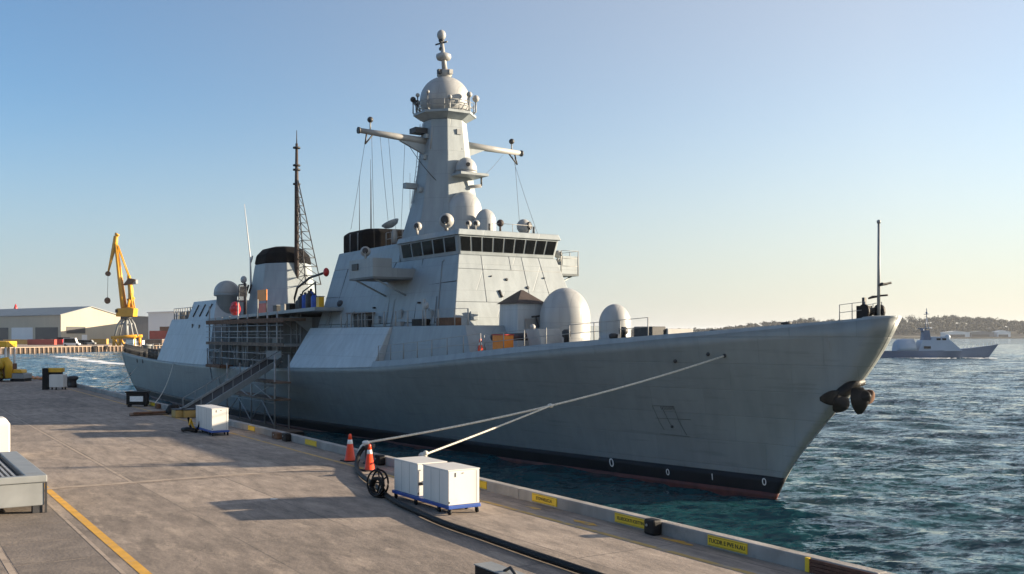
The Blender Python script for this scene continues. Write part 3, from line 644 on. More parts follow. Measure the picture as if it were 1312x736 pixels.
# wheelhouse with outward leaning window band
def wh(z, o): return [(-60.1, 3.45 + o, z), (-52.45 + o*.8, 3.45 + o, z), (-52.35 + o, 3.36 + o, z)]
sym_block("wheelhouse", wh(9.353, 0.0), wh(10.5, 0.22))
sym_block("roof_visor", wh(10.502, 0.34), wh(10.86, 0.22), bevel=0.05)
def wall_pane(p0, p1, q0, q1, th=0.05, proud=0.025):      # pane on the quad p0-p1 (bottom) q0-q1 (top)
    n = (V(p1) - V(p0)).cross(V(q0) - V(p0)).normalized()
    return MB().prism([V(p) + n*proud for p in (p0, p1, q1, q0)], -n*th)
def pane_on(bot0, bot1, top0, top1, u0, u1, v0, v1):
    f = lambda u, v: V(bot0).lerp(V(bot1), u).lerp(V(top0).lerp(V(top1), u), v)
    return wall_pane(f(u0, v0), f(u1, v0), f(u0, v1), f(u1, v1))
fb0, fb1 = (-52.35, CY - 3.36, 9.353), (-52.35, CY + 3.36, 9.353); ft0, ft1 = (-52.13, CY - 3.58, 10.5), (-52.13, CY + 3.58, 10.5)
for k in range(9): pane_on(fb0, fb1, ft0, ft1, 0.012 + k*0.1095, 0.012 + k*0.1095 + 0.094, 0.2, 0.93).build("window", M_glass, ship)
sb0, sb1 = (-60.1, CY - 3.45, 9.353), (-52.45, CY - 3.45, 9.353); st0, st1 = (-60.1, CY - 3.67, 10.5), (-52.45+.18, CY - 3.67, 10.5)
for k in range(5): pane_on(sb0, sb1, st0, st1, 0.06 + k*0.187, 0.06 + k*0.187 + 0.162, 0.2, 0.93).build("window", M_glass, ship)
pb0, pb1 = (-52.45, CY + 3.45, 9.353), (-60.1, CY + 3.45, 9.353); pt0, pt1 = (-52.27, CY + 3.67, 10.5), (-60.1, CY + 3.67, 10.5)
for k in range(4): pane_on(pb0, pb1, pt0, pt1, 0.04 + k*0.222, 0.04 + k*0.222 + 0.172, 0.2, 0.80).build("window", M_glass, ship)
# flat seams on the starboard side of the bridge block and on its front
def side_pt(u, v, lo=True):                        # u: 0 aft .. 1 fore, v: 0 bottom .. 1 top of lower block
    a = V((-70.5, CY - 5.1, 5.09)).lerp(V((-50.9, CY - 4.6, 5.13)), u); b_ = V((-71.0, CY - 3.62, 9.35)).lerp(V((-52.3, CY - 3.5, 9.35)), u)
    return a.lerp(b_, v) + V((0, -0.006, 0))
sm = MB()
for u0, v0, u1, v1 in ((.0,.52,.42,.50),(.12,0,.14,1),(.24,0,.265,1),(.40,0,.415,.9),(.415,0,.56,1),(.75,0,.76,1),(.0,.05,1,.05),(.42,.55,1,.62)):
    sm.tube([side_pt(u0, v0), side_pt(u1, v1)], 0.028, 4)
sm.build("panel_seam", M_dark, ship)
sm = MB()
def front_pt(u, v): return V((-50.9, CY - 4.6, 5.13)).lerp(V((-50.9, CY + 4.6, 5.13)), u).lerp(V((-52.3, CY - 3.5, 9.35)).lerp(V((-52.3, CY + 3.5, 9.35)), u), v) + V((0.008, 0, 0.003))
for u0, v0, u1, v1 in ((.0,.33,1,.33),(0,.80,1,.80),(.25,.33,.22,1),(.5,.8,.5,1),(.62,.33,.63,1),(.8,.33,.81,1)): sm.tube([front_pt(u0, v0), front_pt(u1, v1)], 0.012, 4)
sm.build("panel_seam", M_gsteel, ship)
for u, v, r in ((.44,.66,.09),(.62,.55,.1),(.30,.70,.05),(.80,.7,.06)):
    MB().lathe(front_pt(u, v), [(r,0),(r,.04),(r*.7,.08)], 12, axis=(1,0,.3)).build("porthole", M_dark, ship)
MB().tube([front_pt(.36,.50), front_pt(.38,.40)], 0.10, 6).build("vent_slot", M_dark, ship)
MB().ball(side_pt(.15,.40), 0.5, 12, (1.0,.35,.55)).build("exhaust_vent", M_dark, ship)
for u, v in ((.06,.30),(.17,.27)): MB().cbox(side_pt(u, v), (.35,.06,.12)).build("side_fitting", M_dark, ship)
ld = MB()
for du in (0, .02): ld.tube([side_pt(.085+du, .03) + V((0,-.12,0)), side_pt(.085+du,.36) + V((0,-.12,0))], .025, 5)
for k in range(9): ld.tube([side_pt(.085,.05+k*.036) + V((0,-.12,0)), side_pt(.105,.05+k*.036) + V((0,-.12,0))], .018, 4)
ld.build("ladder", M_gsteel, ship)

# small fittings that break up the flat sides
for u, v, sz in ((.30,.12,(.55,.14,.75)), (.50,.06,(.7,.16,.5)), (.66,.14,(.4,.12,.55)), (.35,.86,(.3,.12,.22)), (.70,.80,(.22,.1,.3)), (.86,.10,(.5,.14,.6))):
    p = side_pt(u, v) + V((0, -.06, .2)); MB().cbox(p, sz).build("side_locker", M_ship, ship, bevel=.02)
for u, v0, v1 in ((.56,.0,.55), (.60,.0,.40), (.90,.0,.92)):
    MB().tube([side_pt(u, v0) + V((0,-.05,0)), side_pt(u, v1) + V((0,-.05,0)), side_pt(u + .012, v1 + .02) + V((0,-.02,0))], .035, 6).build("pipe_run", M_ship, ship)
for u, v in ((.46,.30), (.78,.34), (.22,.92)):
    o = MB().cbox(side_pt(u, v) + V((0,-.1,0)), (.16,.22,.12)).build("wall_light", M_dark, ship)
dr = MB().prism([side_pt(.845,.02) + V((0,-.02,0)), side_pt(.885,.02) + V((0,-.02,0)), side_pt(.885,.42) + V((0,-.02,0)), side_pt(.845,.42) + V((0,-.02,0))], (0,-.05,0)).build("door", M_ship, ship, bevel=.015)
MB().cbox(side_pt(.85,.22) + V((0,-.1,0)), (.05,.06,.2)).build("handle", M_dark, dr)
for u, v, sz in ((.14,.10,(.14,.5,.5)), (.88,.12,(.14,.45,.6))): MB().cbox(front_pt(u, v) + V((.06,0,.15)), sz).build("front_locker", M_ship, ship, bevel=.02)

# railings
def rail(pts, h=0.85, n=3, step=1.3, r=0.022, m=M_shipL, name="railing", parent=None, rp=0.03):
    pts = [V(p) for p in pts]; b = MB()
    for k in range(1, n+1): b.tube([p + UP*(h*k/n) for p in pts], r*0.75, 5)
    for a, c in zip(pts[:-1], pts[1:]):
        q_ = max(1, int(round((c-a).length/step)))
        for i in range(q_): p = a.lerp(c, i/q_); b.tube([p, p + UP*h], rp, 5)
    b.tube([pts[-1], pts[-1] + UP*h], rp, 5)
    return b.build(name, m, parent or ship)
dz = lambda x: zk(x) + bul(x)
rail([(x, CY - hbd(x) + .2, dz(x) - .02) for x in np.linspace(-56.6, -46.5, 8)], 0.95, 2, 1.25)
rail([(x, CY - hbd(x) + .2, dz(x) - .02) for x in np.linspace(-46.2, -35.5, 8)], 0.85, 2, 1.3)
rail([(x, CY + hbd(x) - .2, dz(x) - .02) for x in np.linspace(-54.6, -44.5, 8)], 0.8, 2, 1.4)
rail([(x, CY - 5.5, 5.1) for x in (-65.2, -60, -55)] + [(-50.2, CY - 4.95, 5.12), (-49.3, CY - 4.6, 5.12)], 0.95, 2, 1.6, rp=0.045)
rail([(-26.75, CY - .75, 5.15), (-25.75, CY - .5, 5.25)], 0.62, 2, 0.6, .016, rp=.02); rail([(-26.75, CY + .75, 5.15), (-25.75, CY + .5, 5.25)], 0.62, 2, 0.6, .016, rp=.02)

# bridge wings
def wing(sg, xa, xb, w1, zf):
    y = lambda h: CY + sg*h
    def bx(b, x0, h0, z0, x1, h1, z1): b.box((x0, min(y(h0), y(h1)), z0), (x1, max(y(h0), y(h1)), z1)); return b
    o = bx(MB(), xa, 3.2, zf - .13, xb, w1, zf).build("bridge_wing", M_deck, ship)
    s = MB(); bx(s, xa, w1 - .08, zf + .001, xb, w1, zf + 1.15); bx(s, xb - .08, w1 - 1.3, zf + .001, xb, w1 - .081, zf + 1.15); bx(s, xb - .08, 3.3, zf + .001, xb, w1 - 1.301, zf + .55); bx(s, xa, w1 - 1.3, zf + .001, xa + .08, w1 - .081, zf + 1.15)
    s.build("wing_bulwark", M_ship, o)
    for x in (xa + .4, xb - .4): MB().tube([(x, y(w1 - .3), zf - .12), (x, y(3.95), zf - 1.25)], .06, 6).build("strut", M_ship, o)
    if sg < 0:
        MB().cbox((xa + 1.0, y(w1 + .03), zf + .7), (.9,.1,.4)).build("wing_locker", M_dark, o); MB().cbox((xa - .1, y(w1 - .4), zf + .35), (.2,.6,.12)).build("wing_light", M_dark, o)
wing(-1, -61.0, -57.4, 6.7, 8.2); wing(1, -56.6, -53.7, 6.3, 8.55)
rail([(-53.7, CY + 4.9, 8.55), (-53.7, CY + 6.25, 8.55), (-56.5, CY + 6.25, 8.55)], 1.5, 3, .9)

# canvas-covered exhaust housing abaft the bridge, and roof fittings
MB().loft([[V((x, y, z)) for x, y in ((-71.0,30.1),(-67.6,30.1),(-66.5,31),(-66.1,33),(-66.5,35),(-67.6,35.9),(-71,35.9))] for z in (10.66, 11.98)] + [[V((x, y, 12.28)) for x, y in ((-70.8,30.5),(-67.8,30.5),(-67.1,31.2),(-66.8,33),(-67.1,34.8),(-67.8,35.5),(-70.8,35.5))]]).build("exhaust_housing", M_soot, ship, bevel=.12)
hs = MB()
for x in (-69.6, -68.2): hs.tube([(x, 30.07, 10.7), (x, 30.07, 12.0)], .05, 5)
hs.build("housing_rib", M_gsteel, ship)
rail([(-63.3, CY - 3.0, 10.66), (-60.6, CY - 3.1, 10.66)], .9, 2, 1.0)
def searchlight(p, r, face=(0.7,-0.6,0.05), post=.5, hood=True, name="searchlight"):
    p = V(p); f = V(face).normalized()
    o = MB().tube([p, p + UP*post], r*.25, 8).build(name, M_shipL, ship)
    c = p + UP*(post + r*.75)
    MB().ball(c, r, 16).build("housing", M_shipL, o)
    MB().lathe(c + f*(r*.8), [(r*.56,0),(r*.56,r*.2),(r*.3,r*.22)], 16, axis=f).build("lens", M_dark, o)
    MB().tube([p + f*r*.5, c + f*r*.95 - UP*r*.3], r*.16, 6).build("bracket", M_shipL, o)
def roofpt(px, py, X, z): 
    q_ = on_x(px, py, X); return V((X, q_.y, z))
searchlight(roofpt(572, 290, -53.6, 10.85), .46, post=.25)
searchlight(roofpt(671, 296, -53.4, 10.85), .46, (.7,.4,.05), post=.2)
searchlight(roofpt(535, 292, -56.6, 10.85), .28, post=.3)
searchlight((-59.6, CY - 6.2, 9.2), .33, (.8,-.4,.1), post=.45)
searchlight(roofpt(600, 294, -52.7, 10.85), .2, post=.25); searchlight(roofpt(610, 294, -53.2, 10.85), .24, post=.3)
searchlight((-53.9, CY + 4.0, 9.4), .22, (.8,.5,.1), post=.5); searchlight((-53.8, CY + 4.7, 9.3), .26, (.8,.5,.1), post=.3)
o = MB().tube([roofpt(641, 294, -53, 10.85), roofpt(641, 294, -53, 11.3)], .07, 8).build("antenna_post", M_brown, ship)
MB().ball(roofpt(641, 294, -53, 11.45), .23, 14).build("antenna_ball", M_brown, o)
d0 = V((-60.8, CY - 3.6, 10.65)); o = MB().tube([d0, d0 + V((0,0,.9))], .14, 8).build("dish_antenna", M_shipL, ship)
MB().lathe(d0 + V((-.1,-.1,1.05)), [(.1,0),(.45,.12),(.62,.34),(.60,.36),(.4,.16),(.05,.06)], 20, axis=(-.3,-.35,1)).build("dish", M_ship, o)
for px in (684, 627): MB().tube([roofpt(px, 296, -52.8, 10.85), roofpt(px, 296, -52.8, 11.35)], .06, 6).build("roof_light", M_dark, ship)
rail([roofpt(631, 294, -52.9, 10.86), roofpt(682, 297, -52.9, 10.86)], .55, 1, 1.6, rp=.02)
for (x, y, z0, h) in ((-70, 31, 12.2, 4.2), (-69, 31.5, 12.2, 3.9), (-68, 31, 12.2, 5.2), (-67.6, 34, 12.2, 4.4)): MB().tube([(x,y,z0),(x-.03,y,z0+h)], [.03,.012], 5).build("whip_antenna", M_dark, ship)

# main mast: eight-sided tapering tower
MXc = -60.4
def octa(cx, cy, a, b, z, k=.42): return [V((cx + a*p, cy + b*q_, z)) for p, q_ in ((1,-k),(1,k),(k,1),(-k,1),(-1,k),(-1,-k),(-k,-1),(k,-1))]
MB().loft([octa(MXc-.1, CY, 3.0, 2.75, 10.6), octa(MXc-.05, CY, 2.15, 2.1, 13.2), octa(MXc, CY, 1.74, 1.74, 15.5), octa(MXc, CY, 1.36, 1.36, 18.95)]).build("mast", M_ship, ship, bevel=.05)
pf = MB().loft([octa(MXc, CY, 1.38, 1.38, 18.955), octa(MXc, CY, 1.9, 1.9, 19.28), octa(MXc, CY, 1.97, 1.97, 19.3), octa(MXc, CY, 1.97, 1.97, 19.46)], smooth=False).build("mast_platform", M_ship, ship)
pr_ = MB()
for k in (1, 2): pr_.tube([V((MXc + 1.98*math.cos(a), CY + 1.98*math.sin(a), 19.46 + .34*k)) for a in np.linspace(0, 2*PI, 25)], .025, 5)
for a in np.linspace(0, 2*PI, 12, endpoint=False): pr_.tube([V((MXc + 1.93*math.cos(a), CY + 1.93*math.sin(a), 19.45)), V((MXc + 1.98*math.cos(a), CY + 1.98*math.sin(a), 20.15))], .035, 5)
pr_.build("railing", M_gsteel, pf)
for k, (a, r, h) in enumerate(((-2.55,.23,.9),(-2.1,.2,.95),(-1.5,.14,1.0),(-1.05,.12,1.1),(-.35,.15,.7),(.35,.2,1.0),(.8,.24,.9),(1.8,.2,.8))):
    p = V((MXc + 2.15*math.cos(a), CY + 2.15*math.sin(a), 19.42)); o = MB().tube([p - V((.2*math.cos(a), .2*math.sin(a), 0)), p + UP*.15, p + UP*h], .055, 6).build("sensor_post", M_gsteel, pf)
    o2 = MB().ball(p + UP*(h + r*.6), r, 12).build("sensor_head", M_dark if k in (0, 1) else M_shipL, pf)
MB().lathe((MXc, CY, 19.45), [(1.35,0),(1.48,.12),(1.66,.5),(1.70,.92)] + [(1.70*math.cos(a), 0.92 + 1.66*math.sin(a)) for a in np.linspace(.1, PI/2, 14)], 48).build("radome", M_dome, ship)
tp = MB().lathe((MXc, CY, 21.72), [(.45,0),(.42,.35),(.48,.4),(.48,.75),(.2,.8)], 12).build("topmast_base", M_shipL, ship)
for a in (0.3, 2.0, 3.4, 5.0): MB().cbox((MXc + .5*math.cos(a), CY + .5*math.sin(a), 22.30), (.28,.28,.3)).build("junction_box", M_shipL if a < 2 else M_dark, tp)
tmx = [V((MXc, CY, 22.3)), V((MXc - .08, CY - .06, 23.3)), V((MXc - .22, CY - .15, 24.68))]
tm = MB().tube(tmx, [.2,.16,.12], 10).build("topmast", M_shipL, ship)
MB().lathe(tmx[1] + UP*.1 - UP*.25, [(.2,0),(.44,.06),(.52,.22),(.5,.4),(.3,.5),(.12,.52)], 24).build("antenna_drum", M_dome, tm)
MB().ball(tmx[2] + UP*.22, .31, 16, (1,1,1.15)).build("antenna_ball", M_dome, tm)
mcb = MB()
for a in (0.4, 2.5): mcb.tube([tmx[2] - UP*.35 - V((.5*math.cos(a), .5*math.sin(a), 0)), tmx[2] - UP*.3 + V((.5*math.cos(a), .5*math.sin(a), 0))], .06, 5)
mcb.lathe(tmx[2] - UP*.8, [(.16,0),(.18,.15),(.1,.2),(.1,.5),(.2,.6),(.2,.72)], 10); mcb.build("antenna_cluster", M_dark, tm)

def yard(y0, y1, z0, z1):
    o = MB().tube([(MXc, y0, z0), (MXc, lerp(y0, y1, .5), lerp(z0, z1, .5)), (MXc, y1, z1)], [.27,.22,.17], 12).build("yard", M_shipL, ship)
    sg = 1 if y1 > y0 else -1
    f = MB().prism([(MXc - .12, y0, z0 - .15), (MXc - .12, y0 + sg*2.4, z0 - .12), (MXc - .12, y0 + sg*.3, z0 - 1.0)], (.24, 0, 0)).build("fairing", M_ship, o)
    MB().tube([(MXc, y1, z1), (MXc, y1 + sg*.12, z1)], .22, 12).build("end_cap", M_dark, o)
    p = V((MXc, y1 - sg*.75, z1 + .15)); MB().tube([p, p + UP*.45], .05, 6).build("lamp_post", M_gsteel, o); MB().ball(p + UP*.62, .2, 12).build("lamp", M_dark, o)
    q_ = V((MXc, y1 - sg*.5, z1 - .1)); t = MB().tube([q_, q_ + V((.1, sg*.15, -.75))], .06, 6); t.tube([V((MXc, y1 - sg*1.0, z1 - .1)), q_ + V((.1, sg*.15, -.75))], .05, 6); t.build("bracket", M_dark, o)
    return o
yard(CY - 1.0, 26.75, 17.5, 17.75); yard(CY + 1.0, 39.1, 17.6, 17.45)
MB().cbox((MXc - .2, CY - 1.9, 18.2), (.9,.9,.35)).build("mast_light", M_dark, ship)
MB().tube([(MXc + .6, CY - 1.2, 19.2), (MXc + .75, CY - 1.5, 16.9)], .05, 6).build("conduit", M_shipL, ship)
ml_ = MB()                                           # climbing ladder up the starboard face
def mst(z, off): t = (z - 15.5)/(18.95 - 15.5) if z > 15.5 else (z - 15.5)/2.3; hw = lerp(1.74, 1.38, t) if z > 15.5 else 1.74 - t*.36; return V((MXc + off, CY - hw - .10, z))
for off in (-.75, -.40): ml_.tube([mst(z, off) for z in (13.4, 15.5, 18.8)], .022, 5)
for k in range(16): ml_.tube([mst(13.5 + k*.34, -.75), mst(13.5 + k*.34, -.40)], .016, 4)
ml_.build("ladder", M_ship, ship)
for z in (14.2, 16.4, 17.8): MB().cbox(mst(z, .35) + V((0, -.02, 0)), (.35,.24,.3)).build("junction_box", M_ship, ship, bevel=.02)
# platforms and domes on the forward face of the mast
def dome(name, x, y, z0, r, hcyl, htop, m=M_dome, n=40, base=True):
    prof = ([(r*1.02, 0), (r*1.02, .12), (r*.98, .14)] if base else [(r, 0)]) + [(r, hcyl*.5), (r, hcyl)] + [(r*math.cos(a), hcyl + htop*math.sin(a)) for a in np.linspace(.12, PI/2, 14)]
    return MB().lathe((x, y, z0), prof, n).build(name, m, ship)
dome("satellite_dome", -58.2, CY + .25, 10.87, 1.15, 1.9, 1.25); dome("satellite_dome", -56.3, CY + .75, 10.87, .68, 1.0, .85)
MB().prism([(-59.4, CY - .5, 15.05), (-57.3, CY - .5, 15.05), (-57.3, CY + 1.6, 15.05), (-59.4, CY + 1.6, 15.05)], (0, 0, .16)).build("sensor_shelf", M_ship, ship)
dome("satellite_dome", -58.3, CY + .45, 15.22, .72, .25, .85); MB().lathe((-57.62, CY + .2, 15.75), [(.14,0),(.14,.06)], 12, axis=(1,-.35,0)).build("dome_port", M_dark, ship)
MB().tube([(-58.9, CY + .5, 14.4), (-58.1, CY + 1.5, 14.5)], .12, 6).build("mast_bracket", M_shipL, ship); MB().tube([(-58.1, CY + 1.5, 14.5), (-58.1, CY + 1.5, 15.1)], .06, 6).build("mast_bracket", M_dark, ship)
MB().cbox((MXc - .6, CY - 2.1, 14.55), (.45,1.3,.35)).build("sensor_arm", M_ship, ship); MB().ball((MXc - .2, CY - 1.75, 14.35), .2, 10).build("mast_light", M_dark, ship)
for x, y, z in ((-58.85, CY + .1, 14.0), (-59.05, CY - .3, 17.6), (-58.95, CY + .35, 16.9)): MB().lathe((x - .02, y, z), [(.17,0),(.17,.12),(.1,.14)], 14, axis=(1,-.2,0)).build("porthole", M_dark, ship)
MB().cbox((-59.0, CY + .25, 18.1), (.3,.35,.35)).build("mast_light", M_gsteel, ship)
def wire(a, b, name="halyard", r=.012, sag=.15, m=M_dark):
    a, b = V(a), V(b); MB().tube([a.lerp(b, t) - UP*(sag*4*t*(1-t)) for t in np.linspace(0, 1, 7)], r, 4).build(name, m, ship)
for ya, xb, yb, zb_ in ((27.6,-66.5,30.6,10.7),(28.2,-63,30.2,10.7),(28.8,-62,30.2,10.7),(30,-61.5,30.2,10.8),(27.2,-70,30.3,12.4)): wire((MXc, ya, 17.5), (xb, yb, zb_))
wire((MXc + .05, 30.2, 17.2), (-59.1, CY - 1.3, 14.7), r=.02); 
for ya, xb, yb, zb_ in ((38.4,-53.6,36.0,11),(38.6,-55,35.6,11),(37.6,-58.2,CY+1.4,15)): wire((MXc, ya, 17.2), (xb, yb, zb_))

# midship section: recessed deckhouse under a projecting upper deck
mw = MB().box((-93, CY - 4.9, 2.0), (-70.6, CY + 4.9, 5.9)); mw.build("midship_house", mat("recess shade", (.075,.082,.086), .6, vary=.2, scale=.8, streak=.2), ship)  # shade of the recess is put into the wall colour
mdk = lambda x: lerp(5.82, 6.22, (x + 93)/22.5)
for z_off, nm, y_ in ((0, "upper_deck", 6.75),):
    b = MB(); b.loft([[V((x, CY - y_, mdk(x))), V((x, CY - y_, mdk(x) + .24)), V((x, CY + y_, mdk(x) + .24)), V((x, CY + y_, mdk(x)))] for x in (-93.2, -86, -80, -74, -70.5, -66.9)]); b.build(nm, M_ship, ship)
for k in range(4): 
    x = -90.6 + k*4.9; MB().box((x, CY - 4.95, 2.1), (x + 1.1, CY - 4.88, 4.3)).build("door", M_dark if k % 2 else M_gsteel, ship)
for x in (-72.2, -74.6): MB().prism([(x, CY - 4.9, 5.9), (x, CY - 6.7, 5.95), (x, CY - 4.9, 4.6)], (.12, 0, 0)).build("deck_bracket", M_ship, ship)
# funnel
fx = -92.2
MB().loft([octa(fx, CY, 4.9, 2.9, 6.08), octa(fx, CY, 4.2, 2.55, 8.4), octa(fx + .1, CY, 3.5, 2.2, 11.15)]).build("funnel", M_ship, ship, bevel=.06)
fc = MB().loft([octa(fx + .1, CY, 3.55, 2.25, 11.155), octa(fx + .1, CY, 3.35, 2.1, 12.0), octa(fx + .1, CY, 2.5, 1.6, 12.6), octa(fx + .2, CY, 1.2, .9, 12.8)]).build("funnel_cap", M_soot, ship, bevel=.15)
MB().lathe((-94.4, CY - 2.2, 11.75), [(.34,0),(.34,.1),(.22,.12)], 16, axis=(-.2,-1,.25), sx=1).build("vent_ring", M_shipL, fc)
for u in (0.1, .55): MB().tube([(fx - 3.0 + u*2, CY - 2.62, 8.5), (fx - 2.6 + u*2, CY - 2.5, 9.3)], .1, 5).build("funnel_vent", M_dark, ship)
# lattice mast behind the funnel
lp = MB().tube([(-88.5, CY, 6.2), (-88.5, CY, 18), (-88.5, CY, 22.0)], [.24,.2,.12], 8).build("radio_mast", M_brown, ship)
MB().tube([(-88.5, CY, 22), (-88.5, CY, 23.2)], [.06,.03], 5).build("radio_tip", M_dark, lp)
for z in (21.6, 20.0, 19.6, 18.3): MB().lathe((-88.5, CY, z - .06), [(.34,0),(.34,.14)], 12).build("collar", M_dark, lp)
lt = MB(); prev = None
for i in range(13):
    t = i/12; z = lerp(18.6, 9.0, t); dx = lerp(.25, 4.1, t); dy = lerp(.05, .7, t)
    a, b_ = V((-88.5 + dx, CY - dy, z)), V((-88.5 + dx, CY + dy, z)); c0 = V((-88.5 + .2, CY, z))
    lt.tube([a, b_], .035, 4); lt.tube([c0, a], .035, 4)
    if prev: lt.tube([prev[0], a], .055, 4); lt.tube([prev[1], b_], .055, 4); lt.tube([prev[2], a], .035, 4); lt.tube([prev[0], b_], .03, 4); lt.tube([prev[0], c0], .03, 4)
    prev = (a, b_, c0)
lt.build("lattice_stay", M_dark, lp)
MB().tube([(-95.3, 31, 8.0), (-95.6, 31, 12), (-97.4, 31, 17.3)], [.13,.07,.03], 6).build("whip_antenna", M_white, ship)
# after deckhouse and hangar, leaning sides
xs = [-110.3, -106, -103.0]
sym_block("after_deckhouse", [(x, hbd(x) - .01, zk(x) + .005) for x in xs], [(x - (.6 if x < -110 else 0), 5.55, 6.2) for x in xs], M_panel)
xs = [-103.0, -98, -94, -90.6]
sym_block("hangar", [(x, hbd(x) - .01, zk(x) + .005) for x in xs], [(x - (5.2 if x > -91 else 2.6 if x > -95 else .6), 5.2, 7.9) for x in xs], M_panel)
def hang_pt(x, z): 
    t = (z - 1.87)/(7.9 - 1.87); return V((x, CY - lerp(hbd(x), 5.2, t) - .01, z))
for x in (-101.6, -99.3, -97.0): MB().tube([hang_pt(x, 6.35), hang_pt(x + .55, 7.5)], .1, 5).build("vent_slot", M_dark, ship)
for x, z in ((-100.6, 5.4), (-98, 5.3)): MB().cbox(hang_pt(x, z), (.3,.06,.5)).build("porthole", M_dark, ship)
rail([(-110.5, CY - 5.4, 6.2), (-107, CY - 5.4, 6.2), (-103.2, CY - 5.4, 6.2)], 1.15, 3, 1.0, .04, M_gsteel, rp=.06)
for x in (-109.6, -107.2, -104.6): MB().cbox((x, CY - 4.6, 6.61), (1.2,.8,.8)).build("deck_locker", M_dark, ship)
MB().lathe((-95.6, 28.75, 5.95), [(.95,0),(.95,2.25),(1.2,2.32),(1.22,2.55)], 32).build("dome_pedestal", M_ship, ship)
dome("satellite_dome", -95.6, 28.75, 8.52, 1.2, .05, 1.15, base=False)
MB().box((-95.5, 31.0, 6.09), (-92.8, 35.5, 8.2)).build("equipment_house", M_ship, ship, bevel=.05)
for x, r in ((-94.9, .35), (-93.4, .28)): MB().lathe((x, 31.6, 8.2), [(r*.7,0),(r*.6,.4),(r,.5),(r,.9),(r*.8,.95)], 14).build("mushroom_vent", M_shipL, ship)
o = MB().tube([(-92.9, 29.6, 6.05), (-92.9, 29.6, 9.4)], .12, 8).build("light_mast", M_dark, ship); MB().ball((-92.9, 29.5, 9.7), .45, 12, (1,.6,.8)).build("searchlight", M_dome, o); MB().cbox((-92.9, 29.5, 8.6), (.55,.5,.9)).build("lamp_box", M_dark, o)
# stern rail with dark netting posts, mooring fittings
for sg in (-1, 1):
    rail([(x, CY + sg*(hbd(x) - .25), zk(x) + .02) for x in np.linspace(-133.3, -111, 11)], 1.05, 3, .75, .03, M_dark, rp=.07)
rail([(-133.5, CY - 5.4, 2.4), (-133.5, CY + 5.4, 2.4)], 1.05, 3, .8, .03, M_gsteel, rp=.06)
for x, y, z in ((-131.5, CY - 3.5, 1.0), (-127, CY - 2, 1.3), (-121, CY - 4, 0.9), (-117, CY - 3, 1.4), (-114, CY - 4.2, 1.1)):
    MB().lathe((x, y, zk(x) + .02), [(.5,0),(.5,z*.8),(.65,z*.82),(.65,z)], 12).build("deck_winch", M_shipL if z > 1.2 else M_gsteel, ship)
for px, py in ((176, 462), (183, 463), (167, 479)):
    h_ = hull_hit(px, py); MB().ball(h_, .24, 10, (1,.4,1.1)).build("fairlead", M_dark, ship)
MB().ball((-133.4, CY - 5.3, 1.7), .45, 12).build("fender_ball", M_dark, ship)

# foredeck: domes, hut, winches, gun mount, jackstaff
dome("radome", -46.4, CY, 4.05, 1.42, 1.45, 1.72); MB().lathe((-46.4, CY, 3.6), [(1.75,0),(1.75,.42),(1.6,.45)], 32).build("radome_base", M_shipL, ship)
dome("radome", -41.9, CY, 4.3, .84, .85, 1.05); MB().lathe((-41.9, CY, 3.95), [(1.1,0),(1.1,.32)], 28).build("radome_base", M_deck, ship)
hx, hy = -48.7, 31.6
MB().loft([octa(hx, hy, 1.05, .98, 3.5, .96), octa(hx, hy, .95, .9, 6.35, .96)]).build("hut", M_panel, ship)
MB().loft([octa(hx, hy, 1.1, 1.05, 6.352, .96), octa(hx, hy, .06, .06, 7.15, .96)]).build("hut_roof", M_brown, ship)
MB().box((hx + 1.04, hy - .45, 3.6), (hx + 1.09, hy + .25, 5.5)).build("door", M_shipL, ship)
hr = MB(); hr.tube([(hx + 1.2, hy - .1, 5.6), (hx + 1.2, hy + .8, 5.7)], .05, 5); hr.tube([(hx + 1.2, hy + .2, 5.6), (hx + 1.35, hy + .4, 4.2)], .05, 5); hr.build("davit", M_dark, ship)
gm = MB().prism([(-44.6, 29.4, 4.0), (-43.4, 29.4, 4.05), (-43.4, 30.8, 4.05), (-44.6, 30.8, 4.0)], (-.35, 0, .85)).build("gun_mount", M_shipL, ship, bevel=.05)
MB().tube([(-44.5, 29.7, 4.5), (-47.6, 29.0, 4.45)], [.22,.2], 10).build("gun_barrel", M_dark, gm); MB().ball((-44.4, 29.5, 5.0), .16, 10).build("sight", M_shipL, gm)
dh = MB().box((-39.4, 33.2, 4.1), (-38.0, 34.9, 4.9)); dh.build("deck_house", M_shipL, ship, bevel=.04)
MB().box((-39.5, 32.3, 4.35), (-38.1, 33.18, 5.0)).build("vent_box", M_dark, ship, bevel=.03)
MB().box((-37.4, 34.2, 4.15), (-36.6, 35.2, 4.7)).build("deck_locker", M_gsteel, ship, bevel=.1)
for x, y, h in ((-40.2, 32.2, 1.0), (-40.5, 31.8, .7), (-43.9, 33.9, 1.6), (-42.9, 30.6, 1.1), (-36.5, 33, .35), (-34.5, 32.4, .3), (-34.1, 32.6, .35), (-29.9, 32.7, .3), (-31.4, 32.4, .2)):
    MB().lathe((x, y, zk(x) + .04), [(.16,0),(.13,h*.6),(.22,h*.66),(.24,h*.9),(.12,h)], 12).build("mooring_bitt" if h < .5 else "deck_vent", M_dark, ship)
for x in (-51.6, -52.9, -50.4): MB().cbox((x + 2.2, 28.6, 3.75), (.5,.35,.4)).build("deck_locker", M_gsteel, ship, bevel=.03)
jk = MB().tube([(-25.50, CY, 5.2), (-25.50, CY, 8.92)], [.07,.045], 8).build("jackstaff", M_gsteel, ship)
MB().lathe((-25.50, CY, 8.9), [(.07,0),(.08,.1),(.03,.14)], 8).build("staff_cap", M_gsteel, jk)
